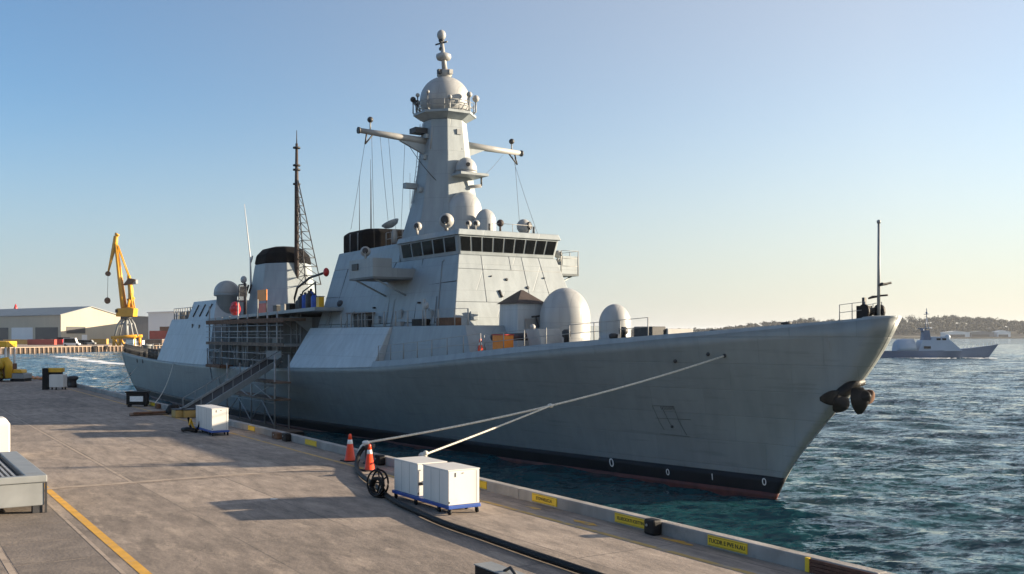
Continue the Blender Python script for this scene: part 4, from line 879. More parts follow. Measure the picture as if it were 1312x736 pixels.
ca = MB(); ca.tube([(-25.15, CY - .25, 6.55), (-25.50, CY, 6.5), (-25.15, CY + .3, 6.6)], .05, 6); ca.cbox((-25.50, CY + .25, 6.56), (.2,.3,.1)); ca.build("crossarm", M_dark, jk)
ca = MB(); ca.tube([(-25.85, CY - .18, 6.0), (-25.7, CY - .1, 6.06), (-25.50, CY, 6.08)], [.035,.06,.04], 6); ca.tube([(-25.50, CY, 6.1), (-25.20, CY + .15, 6.12)], .04, 6); ca.build("lamp_arm", M_brown, jk)
wn = MB().lathe((-25.80, CY - .55, 5.5), [(.28,0),(.28,.1),(.14,.12),(.14,.7),(.28,.72),(.28,.85)], 14, axis=(.2,1,0)).build("anchor_winch", M_black, ship)
MB().cbox((-26.10, CY - .1, 5.45), (.35,.5,.55)).build("winch_motor", M_black, wn); MB().cbox((-26.10, CY - .1, 5.9), (.12,.12,.3)).build("winch_lever", M_dark, wn)
M_anch = mat("anchor iron", (0.012, 0.011, 0.010), 0.5, spec=0.25, vary=0.5, scale=3, bump=0.015, bscale=8, dirt=((0.05,0.028,0.016), 1.5, 0.64, 0.4))
# anchor hanging at the stem: shank and broad flukes
ac = on_y(1088, 503, CY - .25); k_ = .0310
def ap(px, py, d=0.0): return ac + R3*((px - 1088)*k_) + UP*((503 - py)*k_) - F3*d
an = MB().tube([ap(1068,512,.1), ap(1078,503,.12), ap(1092,492,.1), ap(1106,489,.0)], [.22,.24,.22,.16], 10).build("anchor", M_anch, ship)
def fluke(pa, pb, wd, th, d):
    a, b_ = ap(*pa, d), ap(*pb, d + .05); ax = (b_ - a); L_ = ax.length; ax.normalize(); sd = ax.cross(-F3).normalized(); n = sd.cross(ax); rg = []
    for i in range(9):
        t = i/8; ww = wd*math.sin(PI*min(.97, .16 + t*.8))**.7; tt = th*math.sin(PI*(.12 + .8*t)); c = a.lerp(b_, t) + n*(.16*math.sin(PI*t))
        rg.append([c + sd*ww*math.cos(f) + n*tt*math.sin(f) for f in np.linspace(0, 2*PI, 14, endpoint=False)])
    return MB().loft(rg, True, True)
for pa, pb, wd, th, d, m in (((1076,508),(1048,511),.30,.045,.2,M_anch), ((1080,507),(1066,527),.33,.045,.25,M_anch), ((1095,496),(1097,530),.36,.05,.32,M_anch), ((1101,500),(1107,517),.20,.05,.36,M_anch), ((1104,505),(1117,514),.32,.06,.1,M_rust)): fluke(pa, pb, wd, th, d).build("fluke", m, an)
# hull openings, recess, draught marks
for px, py in ((865, 463), (907, 454), (928, 456)):
    h_ = hull_hit(px, py); MB().ball(h_, .11, 12, (1,.5,.85)).build("fairlead", M_dark, ship)
hm = MB()
def hl_line(pts): hm.tube([hull_hit(*p) + V((0,-.004,0)) for p in pts], .008, 4)
hl_line([(836,520),(845,541),(851,551)]); hl_line([(863,521),(870,540),(880,558)]); hl_line([(836,520),(863,521)]); hl_line([(840,536),(885,538)]); hl_line([(846,556),(884,560)]); hl_line([(848,522),(855,536),(860,546)])
for k in range(9): hl_line([(846 + k*1.9, 520.6), (848 + k*1.9, 525.5)])
hm.build("hull_recess", M_dark, ship); MB().ball(hull_hit(861, 547), .07, 10).build("hull_fitting", M_dark, ship)
def text_obj(txt, name, size, loc, rot, m, parent, extr=.002, bold=0.0, align='CENTER'):
    cu = bpy.data.curves.new(name, 'FONT'); cu.body = txt; cu.size = size; cu.extrude = extr; cu.offset = bold; cu.align_x = align; cu.align_y = 'CENTER'
    tmp = bpy.data.objects.new("tmp", cu); C.objects.link(tmp); bpy.context.view_layer.update()
    me = bpy.data.meshes.new_from_object(tmp.evaluated_get(bpy.context.evaluated_depsgraph_get())); bpy.data.objects.remove(tmp); bpy.data.curves.remove(cu)
    me.materials.clear(); me.materials.append(m); o = bpy.data.objects.new(name, me); C.objects.link(o)
    if parent: o.parent = parent; loc = V(loc) - parent.location
    o.location = loc; o.rotation_euler = rot; return o
for px, py, ch_, sz in ((784, 593.5, "0", .62), (856, 605.5, "0", .44), (913, 611.5, "1", .42), (979.5, 618, "0", .46)):
    h_ = hull_hit(px, py); h2 = hull_hit(px + 6, py + .8); rz_ = math.atan2(h2.y - h_.y, h2.x - h_.x)
    hu = hull_hit(px, py - 6); tilt = math.atan2(h_.y - hu.y, hu.z - h_.z)
    text_obj(ch_, "draft_mark", sz, h_ + V((.01, -.03, 0)), (PI/2 + tilt, 0, rz_), M_wpaint, ship)

# ------------------------------------------------------------------ loose things on the ship
def cone(loc, h, label, grp=None, small=False):
    x, y, z = loc; r = thing("traffic_cone", label, "traffic cone", loc, grp); w_ = h*.30
    MB().box((x - w_*.95, y - w_*.95, z), (x + w_*.95, y + w_*.95, z + .04*h)).build("base", M_black, r, bevel=.012)
    f = lambda t: lerp(.20, .042, t)*h
    MB().lathe((x, y, z + .04*h), [(f(0)*1.15, 0), (f(.02), .02*h), (f(.60), .60*h)], 28).build("cone_body", M_orange, r)
    MB().lathe((x, y, z + .04*h), [(f(.60), .60*h), (f(.60)+.004, .602*h), (f(.76)+.004, .758*h), (f(.76), .76*h)], 28).build("reflective_band", M_band, r)
    MB().lathe((x, y, z + .04*h), [(f(.76), .76*h), (f(.95), .95*h), (f(.97)*.8, .97*h), (.4*f(.97), .972*h)], 28).build("cone_tip", M_orange, r)
    return r
p = on_y(615.5, 452, CY - 5.3); x = p.x
cone((x, CY - 5.3, zk(x) + .04), .95, "small red cone behind the bow railing of the warship")
def boxthing(name, label, cat, lo, hi, m, lid=None, grp=None, bev=.03):
    c = ((lo[0]+hi[0])/2, (lo[1]+hi[1])/2, lo[2]); r = thing(name, label, cat, c, grp)
    MB().box(lo, hi).build("body", m, r, bevel=bev)
    if lid: MB().box((lo[0]-.02, lo[1]-.02, hi[2]+.002), (hi[0]+.02, hi[1]+.02, hi[2]+.05)).build("lid", lid, r)
    return r
p = on_y(642, 448, CY - 4.9); x = p.x; z = zk(x) + .04
boxthing("storage_box", "orange storage box behind the bow railing between red cone and large radome", "box", (x - .55, CY - 5.1, z), (x + .45, CY - 4.4, z + 1.0), M_orng, M_redp)
p = on_y(600, 432, CY - 4.3)
r = thing("fire_hose_bundle", "red fire hose bundle at the front end of the lower deckhouse", "hose", (p.x, p.y, zk(p.x) + .04)); z = zk(p.x) + .04
fb = MB(); fb.tube([(p.x + .35*math.cos(a)*(1 - i*.01), p.y - .3 + .02*i, z + .75 + .38*math.sin(a)) for i, a in enumerate(np.linspace(0, 18, 60))], .07, 6); fb.build("hose_coil", M_redp, r)
MB().box((p.x - .5, p.y - .35, z), (p.x + .5, p.y + .2, z + .3)).build("stand", M_shipL, r)
# upper deck clutter amidships
dk = lambda x: mdk(x) + .245
p = on_y(302, 410, 27.4); x = p.x; z = dk(x)
r = thing("lifebuoy_rack", "round red liferaft bundle in a dark frame at the after end of the upper deck", "life raft", (x, 27.4, z))
rbm = MB(); [rbm.ball((x + .42*math.cos(a), 27.35 + .1*math.sin(3*a), z + .75 + .34*math.sin(a)), .36, 12, (1,.9,.85)) for a in np.linspace(0, 2*PI, 7)[:-1]]; rbm.ball((x, 27.35, z + .7), .5, 12); rbm.build("raft_bundle", M_redp, r)
fr = MB()
for dx in (-1.0, 1.0): fr.tube([(x + dx, 28.0, z), (x + dx, 28.0, z + 2.9)], .06, 6)
for k in range(7): fr.tube([(x - 1.0 + k*.33, 28.0, z + 1.4), (x - 1.0 + k*.33, 28.0, z + 2.9)], .03, 5)
for zz in (1.4, 2.9): fr.tube([(x - 1, 28, z + zz), (x + 1, 28, z + zz)], .05, 6)
fr.build("frame", M_dark, r)
p = on_y(336, 408, 27.0); x = p.x; z = dk(x)
r = thing("warning_board", "orange warning board over a red panel on the upper deck amidships", "sign board", (x, 27.0, z))
MB().box((x - 1.1, 26.95, z + 1.05), (x + 1.1, 27.05, z + 1.95)).build("board", M_orng, r, bevel=.03); MB().box((x - .9, 27.0, z + .05), (x + .9, 27.1, z + .85)).build("lower_panel", M_redp, r, bevel=.02)
lg = MB(); [lg.tube([(x + d, 27.02, z), (x + d, 27.02, z + 1.05)], .05, 6) for d in (-.98, .98)]; lg.build("legs", M_dark, r)
for i, (px, m, h) in enumerate(((386, M_dark, 1.2), (391, M_bluep, 1.3), (396, M_dark, 1.35), (398.5, M_bluep, 1.5), (403, M_bluep, 1.1), (383, M_dark, .9))):
    p = on_y(px, 399, 27.2 + .2*(i % 2)); x = p.x
    r = thing("gas_bottle", ["short black gas bottle second from the left in the row beside the bridge", "blue gas bottle left of the tallest one beside the bridge", "black gas bottle standing left of the tallest blue one", "tallest blue gas bottle in the row beside the bridge", "short blue gas bottle nearest the bridge wall", "shortest black gas bottle at the left end of the row"][i], "gas bottle", (x, p.y, dk(x)), "gas bottles on the upper deck")
    MB().lathe((x, p.y, dk(x)), [(.24,0),(.26,.05),(.26,h*.72),(.18,h*.84),(.08,h*.88)], 14).build("bottle_body", m, r); MB().lathe((x, p.y, dk(x) + h*.88), [(.08,0),(.1,.03),(.1,h*.1),(.04,h*.12)], 10).build("valve", M_dark, r)
p = on_y(410, 398, 27.0); x = p.x
boxthing("yellow_locker", "small yellow locker against the bridge wall beside the gas bottles", "locker", (x - .25, 26.8, dk(x)), (x + .3, 27.2, dk(x) + .75), M_yellow, M_dark)
p = on_y(378, 399, 27.6); x = p.x; q1 = on_y(418, 349, 27.6)
r = thing("hose_davit", "black curved davit arm with a red end beside the bridge", "davit", (x, 27.6, dk(x)))
ar = MB(); ar.tube([(x, 27.6, dk(x)), (x - .1, 27.6, dk(x) + 1.0), tuple(on_y(381, 369, 27.6)), tuple(on_y(397, 356, 27.6)), tuple(on_y(409, 352, 27.6)), tuple(q1)], .09, 8); ar.tube([tuple(on_y(383,398,27.6)), tuple(on_y(388,374,27.6)), tuple(on_y(404,362,27.6)), tuple(on_y(405,396,27.6))], .06, 6); ar.build("arm", M_dark, r)
MB().ball(q1, .27, 12, (.9,.8,1.2)).build("end_float", M_redp, r)
for i, px in enumerate((355, 365, 372)):
    p = on_y(px, 405, 27.3); x = p.x
    boxthing("deck_crate", ["dark crate on the upper deck below the funnel, left of three", "pale crate on the upper deck below the funnel, middle of three", "black crate on the upper deck below the funnel, right of three"][i], "crate", (x - .45, 27.1, dk(x)), (x + .4, 27.7, dk(x) + .55), (M_dark, M_shipL, M_black)[i], M_gsteel, "crates below the funnel")
# things on the lower deckhouse roof
p = on_y(462, 419, CY - 5.0); x = p.x
r = thing("awning", "brown topped work shelter on the roof of the lower deckhouse", "shelter", (x, CY - 4.9, 5.09))
MB().box((x - 1.7, CY - 5.35, 6.0), (x + 1.5, CY - 4.5, 6.1)).build("roof", M_board, r); MB().box((x - .9, CY - 5.1, 5.1), (x + .3, CY - 4.6, 5.85)).build("locker", M_dark, r); MB().box((x + .4, CY - 5.1, 5.1), (x + 1.4, CY - 4.6, 5.85)).build("locker", M_dark, r)
pp = MB(); [pp.tube([(x + d, CY - 5.3, 5.09), (x + d, CY - 5.3, 6.0)], .05, 6) for d in (-1.6, -.9, .3, 1.4)]; pp.build("posts", M_shipL, r)
for i, (px, wd, hh, m) in enumerate(((509, .9, .3, M_gsteel), (538, 1.3, .42, M_black), (572, 1.5, .45, M_rust))):
    p = on_y(px, 417, CY - 4.9); x = p.x
    boxthing("deck_crate", ["low grey crate on the lower deckhouse roof, leftmost of three", "black crate beside the signal lamp on the lower deckhouse roof", "rusty crate at the front of the lower deckhouse roof"][i], "crate", (x - wd*.7, CY - 5.0, 5.12), (x + wd*.7, CY - 4.5, 5.12 + hh), m, None, "crates on the lower deckhouse roof")
p = on_y(545, 418, CY - 5.25); x = p.x
sgl = MB().tube([(x, CY - 5.25, 5.1), (x, CY - 5.25, 6.15)], .06, 6).build("signal_lamp", M_shipL, ship); MB().ball((x + .2, CY - 5.3, 6.3), .22, 12, (1,.6,1)).build("lamp", M_dome, sgl); MB().box((x - .3, CY - 5.3, 6.1), (x - .08, CY - 5.2, 6.7)).build("shield", M_dome, sgl)

# ------------------------------------------------------------------ scaffolding, gangway
sf = thing("scaffolding", "two storey scaffolding of boards and poles on the midship side of the warship", "scaffolding", (-81, CY - 7.2, 2.0))
yo, yi = CY - 7.15, CY - 5.6
for k, x in enumerate((-91.2, -89.4, -87.4, -85.2, -82.9, -80.4, -77.9, -75.6, -73.4)):
    MB().tube([(x, yo, zk(x) - .2), (x, yo, mdk(x) - .02 + (1.3 if k in (0, 4, 6) else .2))], .065, 6).build("standard", M_steel if k % 3 else M_gsteel, sf)
    if k % 2 == 0: MB().tube([(x, yi, zk(x)), (x, yi, mdk(x))], .06, 6).build("standard", M_gsteel, sf)
for z, nm in ((3.72, "board_deck"), (5.62, "board_deck")):
    MB().box((-92.0, yo - .1, z), (-71.6, yi, z + .2)).build(nm, M_board if z > 5 else M_gsteel, sf)
for z in (2.6, 3.15, 4.35, 4.85, 5.3): MB().tube([(-92, yo - .06, z), (-72.0, yo - .06, z)], .04, 5).build("ledger", M_gsteel if z > 5 else M_steel, sf)
for z in (3.2, 4.6): MB().tube([(-91.5, yi, z), (-72.5, yi, z)], .04, 5).build("ledger", M_gsteel, sf)
for x in (-90.2, -86.3, -81.9, -79.2, -76.7, -74.4, -72.4): MB().tube([(x, yi - .1, zk(x)), (x, yi - .1, mdk(x) - .03)], .05, 6).build("standard", M_gsteel, sf)
MB().box((-91.8, yo - .14, 5.5), (-71.7, yo - .10, 5.85)).build("toe_board", M_rust, sf)
MB().box((-91.8, yo - .14, 3.74), (-71.7, yo - .10, 3.98)).build("toe_board", M_board, sf)
for a, b_ in ((-91.2, -87.4), (-82.9, -85.2), (-77.9, -75.6)): MB().tube([(a, yo + .06, 2.1), (b_, yo + .06, 3.7)], .04, 5).build("brace", M_gsteel, sf)
for x in (-84.6, -84.0, -83.4, -82.2, -81.6): MB().tube([(x, yo + .25, 2.0), (x, yo + .25, 3.7)], .07, 6).build("standard", M_steel, sf)
p = on_y(283, 469, CY - 7.5); MB().box((p.x - 1.8, CY - 8.3, p.z - .12), (p.x + 2.4, CY - 7.2, p.z + .12)).build("outrigger_deck", M_rust, sf)
ot = MB(); [ot.tube([(p.x + d, CY - 8.2, p.z), (p.x + d, CY - 8.2, p.z + 1.5)], .05, 5) for d in (-1.6, .2, 2.2)]; [ot.tube([(p.x - 1.7, CY - 8.2, p.z + h_), (p.x + 2.3, CY - 8.2, p.z + h_)], .04, 5) for h_ in (.75, 1.4)]
ot.tube([(p.x - 1.5, CY - 8.0, p.z - .1), (p.x - 1.2, CY - 7.9, p.z - 1.3), (p.x + .2, CY - 7.8, p.z - .9), (p.x + .9, CY - 7.7, p.z - 1.9)], .06, 6); ot.build("outrigger_rail", M_gsteel, sf)

TY0, TY1 = 23.5, 24.5
TX = [on_y(px, 545, TY0).x for px in (291, 322, 352)]
pn = thing("work_pontoon", "low dark work pontoon floating between kerb and hull under the scaffold tower", "pontoon", (TX[1], 24, -2.6))
MB().box((TX[0] - 4, TY0 - .5, -2.9), (TX[2] + 2, TY1 + .4, -1.95)).build("hull", M_black, pn, bevel=.08); MB().box((TX[0] - 3.9, TY0 - .4, -1.948), (TX[2] + 1.9, TY1 + .3, -1.9)).build("deck", M_board, pn)
tw = thing("scaffold_tower", "pole scaffold tower with two board decks below the head of the gangway", "scaffolding", (TX[1], 24, -1.9))
zt_ = [on_y(352, py, TY0).z for py in (556, 514, 492, 470, 455)]
for x in TX:
    for y in (TY0, TY1): MB().tube([(x, y, -1.9), (x, y, zt_[4] if x == TX[2] else zt_[3])], .06, 6).build("standard", M_steel if y == TY0 else M_gsteel, tw)
for z, x0, x1 in ((zt_[1], TX[0] - 1.0, TX[2] + .2), (zt_[2], TX[1] - .8, TX[2] + .2)): MB().box((x0, TY0 - .1, z), (x1, TY1 + .1, z + .13)).build("board_deck", M_board, tw)
for z in (zt_[1] - .16, zt_[2] - .12, zt_[1] + 1.0): MB().tube([(TX[0] - .4, TY0 - .07, z), (TX[2] + .1, TY0 - .07, z)], .04, 5).build("ledger", M_gsteel, tw)
h0, h1 = (TX[0] + TX[1])/2, (TX[1] + TX[2])/2; zb = -1.6
for a, za, b_, zb_ in ((TX[0],zb,h0,zt_[1]-.1),(h0,zt_[1]-.1,TX[1],zb),(TX[1],zb,h1,zt_[1]-.1),(h1,zt_[1]-.1,TX[2],zb),(TX[1],zt_[2],TX[2],zt_[1]),(TX[1],zt_[1],TX[2],zt_[2]),(TX[0],zt_[2],TX[1],zt_[1]),(TX[0],zt_[1],TX[1],zt_[2])): MB().tube([(a,TY0-.05,za),(b_,TY0-.05,zb_)], .045, 5).build("brace", M_steel, tw)

ga, gb = on_z(246, 527, .25), on_y(352, 461, 25.7); gd = gb - ga; gs = gd.cross(UP).normalized()*.52
gw = thing("gangway", "long grey gangway ramp sloping from the quay up to the ship's side", "gangway", ga)
nn = gd.cross(gs).normalized(); nn = nn if nn.z > 0 else -nn
MB().prism([ga + gs, ga - gs, ga - gs + nn*.06, ga + gs + nn*.06], gd).build("tread", M_black, gw)
for sg in (1, -1): MB().prism([ga + gs*sg + nn*(-.22), ga + gs*sg*1.08 + nn*(-.22), ga + gs*sg*1.08 + nn*.22, ga + gs*sg + nn*.22], gd).build("side_girder", M_ship, gw)
hr = MB()
for sg in (1, -1): hr.tube([ga + gs*sg + UP*.75, gb + gs*sg + UP*.75], .02, 5)
for i in range(10):
    for sg in (1, -1): p_ = ga + gd*(i/9) + gs*sg; hr.tube([p_, p_ + UP*.75], .02, 5)
hr.build("handrail", M_gsteel, gw)
MB().prism([gb + gs*1.1 - gd.normalized()*.3, gb - gs*1.1 - gd.normalized()*.3, gb - gs*1.1 + UP*.7 - gd.normalized()*.3, gb + gs*1.1 + UP*.7 - gd.normalized()*.3], gd.normalized()*.1).build("head_plate", M_ship, gw)
for i, (px0, px1) in enumerate(((225, 234), (236, 246))):
    p = on_z((px0 + px1)/2, 535, 0)
    boxthing("wheel_chock", ["yellow block under the foot of the gangway, left one of two", "yellow block under the foot of the gangway, right one of two"][i], "block", (p.x - .5, p.y - .3, 0), (p.x + .35, p.y + .35, .42), M_ochre, M_dark, "blocks under the gangway", .05)
p = on_z(222, 531, 0); r = thing("rope_heap", "heap of black rope beside the foot of the gangway", "rope", p); rb = MB()
rb.tube([p + V((.45*math.cos(a)*(1 - i/160), .45*math.sin(a)*(1 - i/160), .07 + .45*i/90)) for i, a in enumerate(np.linspace(0, 40, 90))], .075, 6); rb.build("rope_coil", M_black, r)
a_, b_ = on_z(166, 532, .06), on_z(216, 530, .06); r = thing("timber_beam", "weathered timber beam lying flat on the quay left of the gangway", "beam", (a_ + b_)/2 - UP*.06)
MB().tube([a_, b_], .13, 4, False).build("beam_body", M_board, r); MB().tube([a_ + UP*.1 + V((.3,.15,0)), b_ + UP*.1], .07, 4, False).build("plank", M_rust, r)

# ------------------------------------------------------------------ mooring ropes, bollards
ra, rb_ = V((-33.15, 15.0, .78)), hull_hit(928, 456.5) + V((0, -.05, 0))
def cat(a, b, t, sag): return a.lerp(b, t) - UP*(sag*4*t*(1-t))
SAG = .30
r = thing("mooring_rope", "upper mooring rope running from the bollard by the cones up to the bow", "rope", ra)
def rope_mesh(pts, rad):
    b = MB()
    for s0 in range(3):                            # three laid strands
        pp_ = []
        L_ = 0
        for i, p_ in enumerate(pts):
            if i: L_ += (p_ - pts[i-1]).length
            a = L_/0.30*2*PI/1.0 + s0*2*PI/3; t = (pts[min(i+1, len(pts)-1)] - pts[max(i-1, 0)]).normalized(); u = t.cross(UP).normalized(); w_ = u.cross(t)
            pp_.append(p_ + (u*math.cos(a) + w_*math.sin(a))*rad*.5)
        b.tube(pp_, rad*.58, 5)
    return b
MB_r = rope_mesh([cat(ra, rb_, t, SAG) for t in np.linspace(0, 1, 420)], .042); MB_r.build("rope_line", M_rope, r)
def px_of(p):
    zz = -c_*p.x + s_*p.y; return CX + FPX*(s_*p.x + c_*p.y)/zz
ts = min(np.linspace(.1, .9, 400), key=lambda t: abs(px_of(cat(ra, rb_, t, SAG)) - 705)); sp = cat(ra, rb_, float(ts), SAG)
MB().ball(sp, .11, 10, (1.5,.9,.8)).build("splice", M_rope, r)
kb_ = V((-29.9, 15.52, .62))
r = thing("mooring_rope", "short lower mooring rope from the kerb behind the white cabinets to the splice", "rope", kb_)
rope_mesh([cat(kb_, sp, t, .02) for t in np.linspace(0, 1, 200)], .036).build("rope_line", M_rope, r)
kn = MB(); kn.ball(kb_, .12, 10, (1.7,1,.8)); kn.ball(kb_ + V((.12,.02,.07)), .09, 10, (1.2,1,1)); kn.ball(kb_ + V((-.2,0,-.03)), .07, 8); kn.build("eye_knot", M_rope, r)
def bollard(x, y, label, h=.6, rr=.16):
    o = thing("bollard", label, "bollard", (x, y, .29 if y > KY else 0)); z = o.location.z
    MB().lathe((x, y, z), [(rr*1.5,0),(rr*1.5,.05),(rr,.1),(rr,h*.7),(rr*1.45,h*.82),(rr*1.4,h*.95),(rr*.7,h)], 20).build("post", M_dark, o)
    MB().tube([(x - rr*2.0, y, z + h*.55), (x + rr*2.0, y, z + h*.55)], rr*.3, 8).build("cross_pin", M_dark, o)
bollard(-33.3, 15.12, "dark bollard carrying the mooring rope between the two cones", .72, .15)
bollard(-29.95, 15.54, "low dark bollard on the kerb behind the white cabinets", .3, .12)
lash = MB(); lash.ball(ra + V((-.05,-.05,-.02)), .15, 10, (1.5,.8,.55)); lash.tube([ra, ra + V((-.3,-.1,-.18)), ra + V((-.42,-.2,-.42))], [.08,.07,.04], 8)
r = thing("rope_lashing", "pale canvas lashing wrapped round the rope end at the cones", "lashing", ra); lash.build("wrap", M_white, r)

# far bollards / tyres on the kerb near its far end
for i, (px, py) in enumerate(((84, 487), (92, 489.5), (98.5, 491))):
    p = on_y(px, py, KY + .05); x = p.x
    o = thing("kerb_bollard", ["small dark bollard on the far kerb, leftmost of three", "small dark bollard on the far kerb, middle of three", "largest dark bollard on the far kerb, rightmost of three"][i], "bollard", (x, KY - .3, 0), "bollards at the far end of the kerb"); s0 = (.75,.75,1.0)[i]
    MB().lathe((x, KY - .3, 0), [(.42*s0,0),(.34*s0,.3*s0),(.32*s0,.6*s0),(.5*s0,.75*s0),(.45*s0,.95*s0),(.2*s0,1.0*s0)], 16).build("post", M_dark, o)

# ------------------------------------------------------------------ kerb signs, pads, timber facing
def kerb_sign(px0, px1, py, txt, label, size=.12, h=.22):
    a, b_ = on_y(px0, py, KY - .02).x, on_y(px1, py, KY - .02).x; zc = .155
    r = thing("kerb_sign", label, "sign", ((a+b_)/2, KY, zc - h/2), "yellow signs along the kerb")
    MB().box((a, KY - .03, zc - h/2), (b_, KY - .001, zc + h/2)).build("plate", M_ysign, r)
    if txt: text_obj(txt, "lettering", size, ((a+b_)/2, KY - .034, zc), (PI/2, 0, 0), M_ink, r, .002, .002)
    fr_ = MB(); [fr_.box((a + .02, KY - .034, z), (b_ - .02, KY - .0305, z + .006)) for z in (zc - h/2 + .015, zc + h/2 - .021)]; fr_.build("border", M_ink, r)
kerb_sign(907, 957, 692, "TUCDR E PVE N.AU", "yellow kerb sign nearest the camera reading TUCDR E PVE N.AU", .125)
kerb_sign(788, 829, 666, "ELUECICKTI ICISTTIN", "yellow kerb sign beside the black rubber pad, small black lettering", .105)
kerb_sign(682, 713, 639, "ETDVHELICLA", "yellow kerb sign between the cabinets and the black rubber pad", .12)
kerb_sign(612, 623, 622, "", "yellow kerb sign half hidden behind the front white cabinet")
kerb_sign(391, 405, 567, "", "yellow kerb sign left of the two orange cones")
kerb_sign(318, 326, 548, "", "small yellow kerb sign under the middle of the scaffold tower")
kerb_sign(190, 198, 515.5, "", "faded yellow kerb sign right of the black notice box")
def pad(px, py, label, w_=.36, m=M_black, h=.36):
    x = on_y(px, py, KY - .1).x; r = thing("rubber_pad", label, "fender pad", (x, KY - .14, 0), "rubber pads along the kerb")
    MB().box((x - w_/2, KY - .27, 0), (x + w_/2, KY - .004, h)).build("pad_body", m, r, bevel=.05)
    MB().lathe((x - .05, KY - .275, h*.62), [(.03,0),(.03,.02)], 10, axis=(0,-1,0)).build("bolt", M_shipL, r)
pad(838, 673, "black rubber pad on the kerb beside the second nearest yellow sign"); pad(488, 588, "black rubber pad on the kerb right of the cones"); pad(368, 560, "black rubber pad on the kerb right of the scaffold tower", .5)
pad(356, 555, "rusty orange pad on the kerb at the foot of the scaffold tower", .7, M_rust, .3); pad(203, 518, "dark red pad on the kerb right of the black notice box", .5, M_rust, .3)
xa = on_y(1033, 722, KY - .02).x
r = thing("timber_facing", "brown slatted timber facing with a yellow end strip on the nearest kerb", "fender board", (xa, KY - .03, 0))
MB().box((xa, KY - .06, .01), (xa + .10, KY - .002, .285)).build("end_strip", M_ysign, r)
tb_ = MB(); [tb_.box((xa + .102, KY - .05, .012 + k*.068), (xa + 4.2, KY - .002, .07 + k*.068)) for k in range(4)]; tb_.build("slats", mat("brown timber", (.10,.035,.02), .6, vary=.35, scale=6), r)
for i, (px, py) in enumerate(((752, 671), (866, 694), (683, 651))):
    p = on_z(px, py, 0); pts = []; n_ = 14
    ring = [(p.x + (.55 if i < 2 else .35)*math.cos(a)*random.uniform(.6, 1.1), p.y + .13*math.sin(a)*random.uniform(.5, 1.2), .009) for a in np.linspace(0, 2*PI, n_, endpoint=False)]
    struct(MB().add(ring, [tuple(range(n_))]).build("painted_mark", M_ypaint if i < 2 else M_yfaint))

# ------------------------------------------------------------------ cabinets on blue dollies
def dolly(loc, ln, wd, label):
    x, y, _ = loc; r = thing("dolly", label, "trolley", loc)
    f = MB(); t = .07
    f.box((x - ln/2, y - wd/2, .15), (x + ln/2, y + wd/2, .24)); f.build("frame", M_blue, r, bevel=.015)
    for sx in (-.47, -.1, .30, .47):
        for sy in (-.42, .42):
            cx, cy = x + sx*ln, y + sy*wd
            k = MB().box((cx - .03, cy - .035, .09), (cx + .03, cy + .035, .149)).build("caster", M_dark, r)
            MB().lathe((cx + .02, cy - .025, .065), [(.065,0),(.065,.05)], 14, axis=(0,1,0)).build("wheel", M_black, k)
    return r
def cabinet(x0, x1, y0, y1, z0, z1, label, hinge=True, stain=False):
    r = thing("equipment_cabinet", label, "cabinet", ((x0+x1)/2, (y0+y1)/2, z0))
    MB().box((x0, y0, z0), (x1, y1, z1 - .03)).build("case", M_white, r, bevel=.018)
    MB().box((x0 - .012, y0 - .012, z1 - .028), (x1 + .012, y1 + .012, z1)).build("lid", M_white, r, bevel=.008)
    n_ = 3
    for k in range(1, n_): MB().box((lerp(x0, x1, k/n_) - .005, y0 - .003, z0 + .03), (lerp(x0, x1, k/n_) + .005, y0 + .004, z1 - .05)).build("door_gap", M_gsteel, r)
    MB().box((x1 - .003, y1 - .10, z0 + .03), (x1 + .003, y1 - .085, z1 - .05)).build("door_gap", M_gsteel, r)
    f = MB()
    if hinge:
        f.box((x1 - .002, y0 + .20, z1 - .19), (x1 + .012, y0 + .22, z1 - .08)); f.box((x1 - .002, y0 + .40, z1 - .11), (x1 + .012, y0 + .45, z1 - .09)); f.box((x1 - .02, y0 + .01, z0 + .05), (x1 + .014, y0 + .04, z0 + .10))
    if stain:
        f.box((x1 - .002, y0 + .22, z0 + .33), (x1 + .08, y0 + .36, z0 + .42)); f.box((x1 - .002, y0 + .03, z0 + .30), (x1 + .03, y0 + .14, z0 + .36)); f.box((x1 - .002, y0 + .22, z1 - .22), (x1 + .01, y0 + .24, z1 - .08))
    if f.v: f.build("latch", M_dark, r)
    return r
dolly((-24.25, 12.93, 0), 3.3, .96, "blue wheeled dolly under the two white cabinets by the hose")
cabinet(-24.05, -22.65, 12.47, 13.39, .242, 1.15, "front white cabinet on the blue dolly, nearest the camera")
cabinet(-25.85, -24.42, 12.50, 13.40, .242, 1.13, "rear white cabinet on the blue dolly beside the black reel", stain=True)
dolly((-47.45, 13.55, 0), 2.9, .82, "blue wheeled dolly under the white cabinet in the ship's shadow")
cabinet(-47.35, -46.1, 13.17, 13.93, .242, 1.25, "front white cabinet on the shaded dolly by the gangway"); cabinet(-48.75, -47.37, 13.17, 13.93, .242, 1.25, "rear white cabinet on the shaded dolly beside the yellow hose", hinge=False)
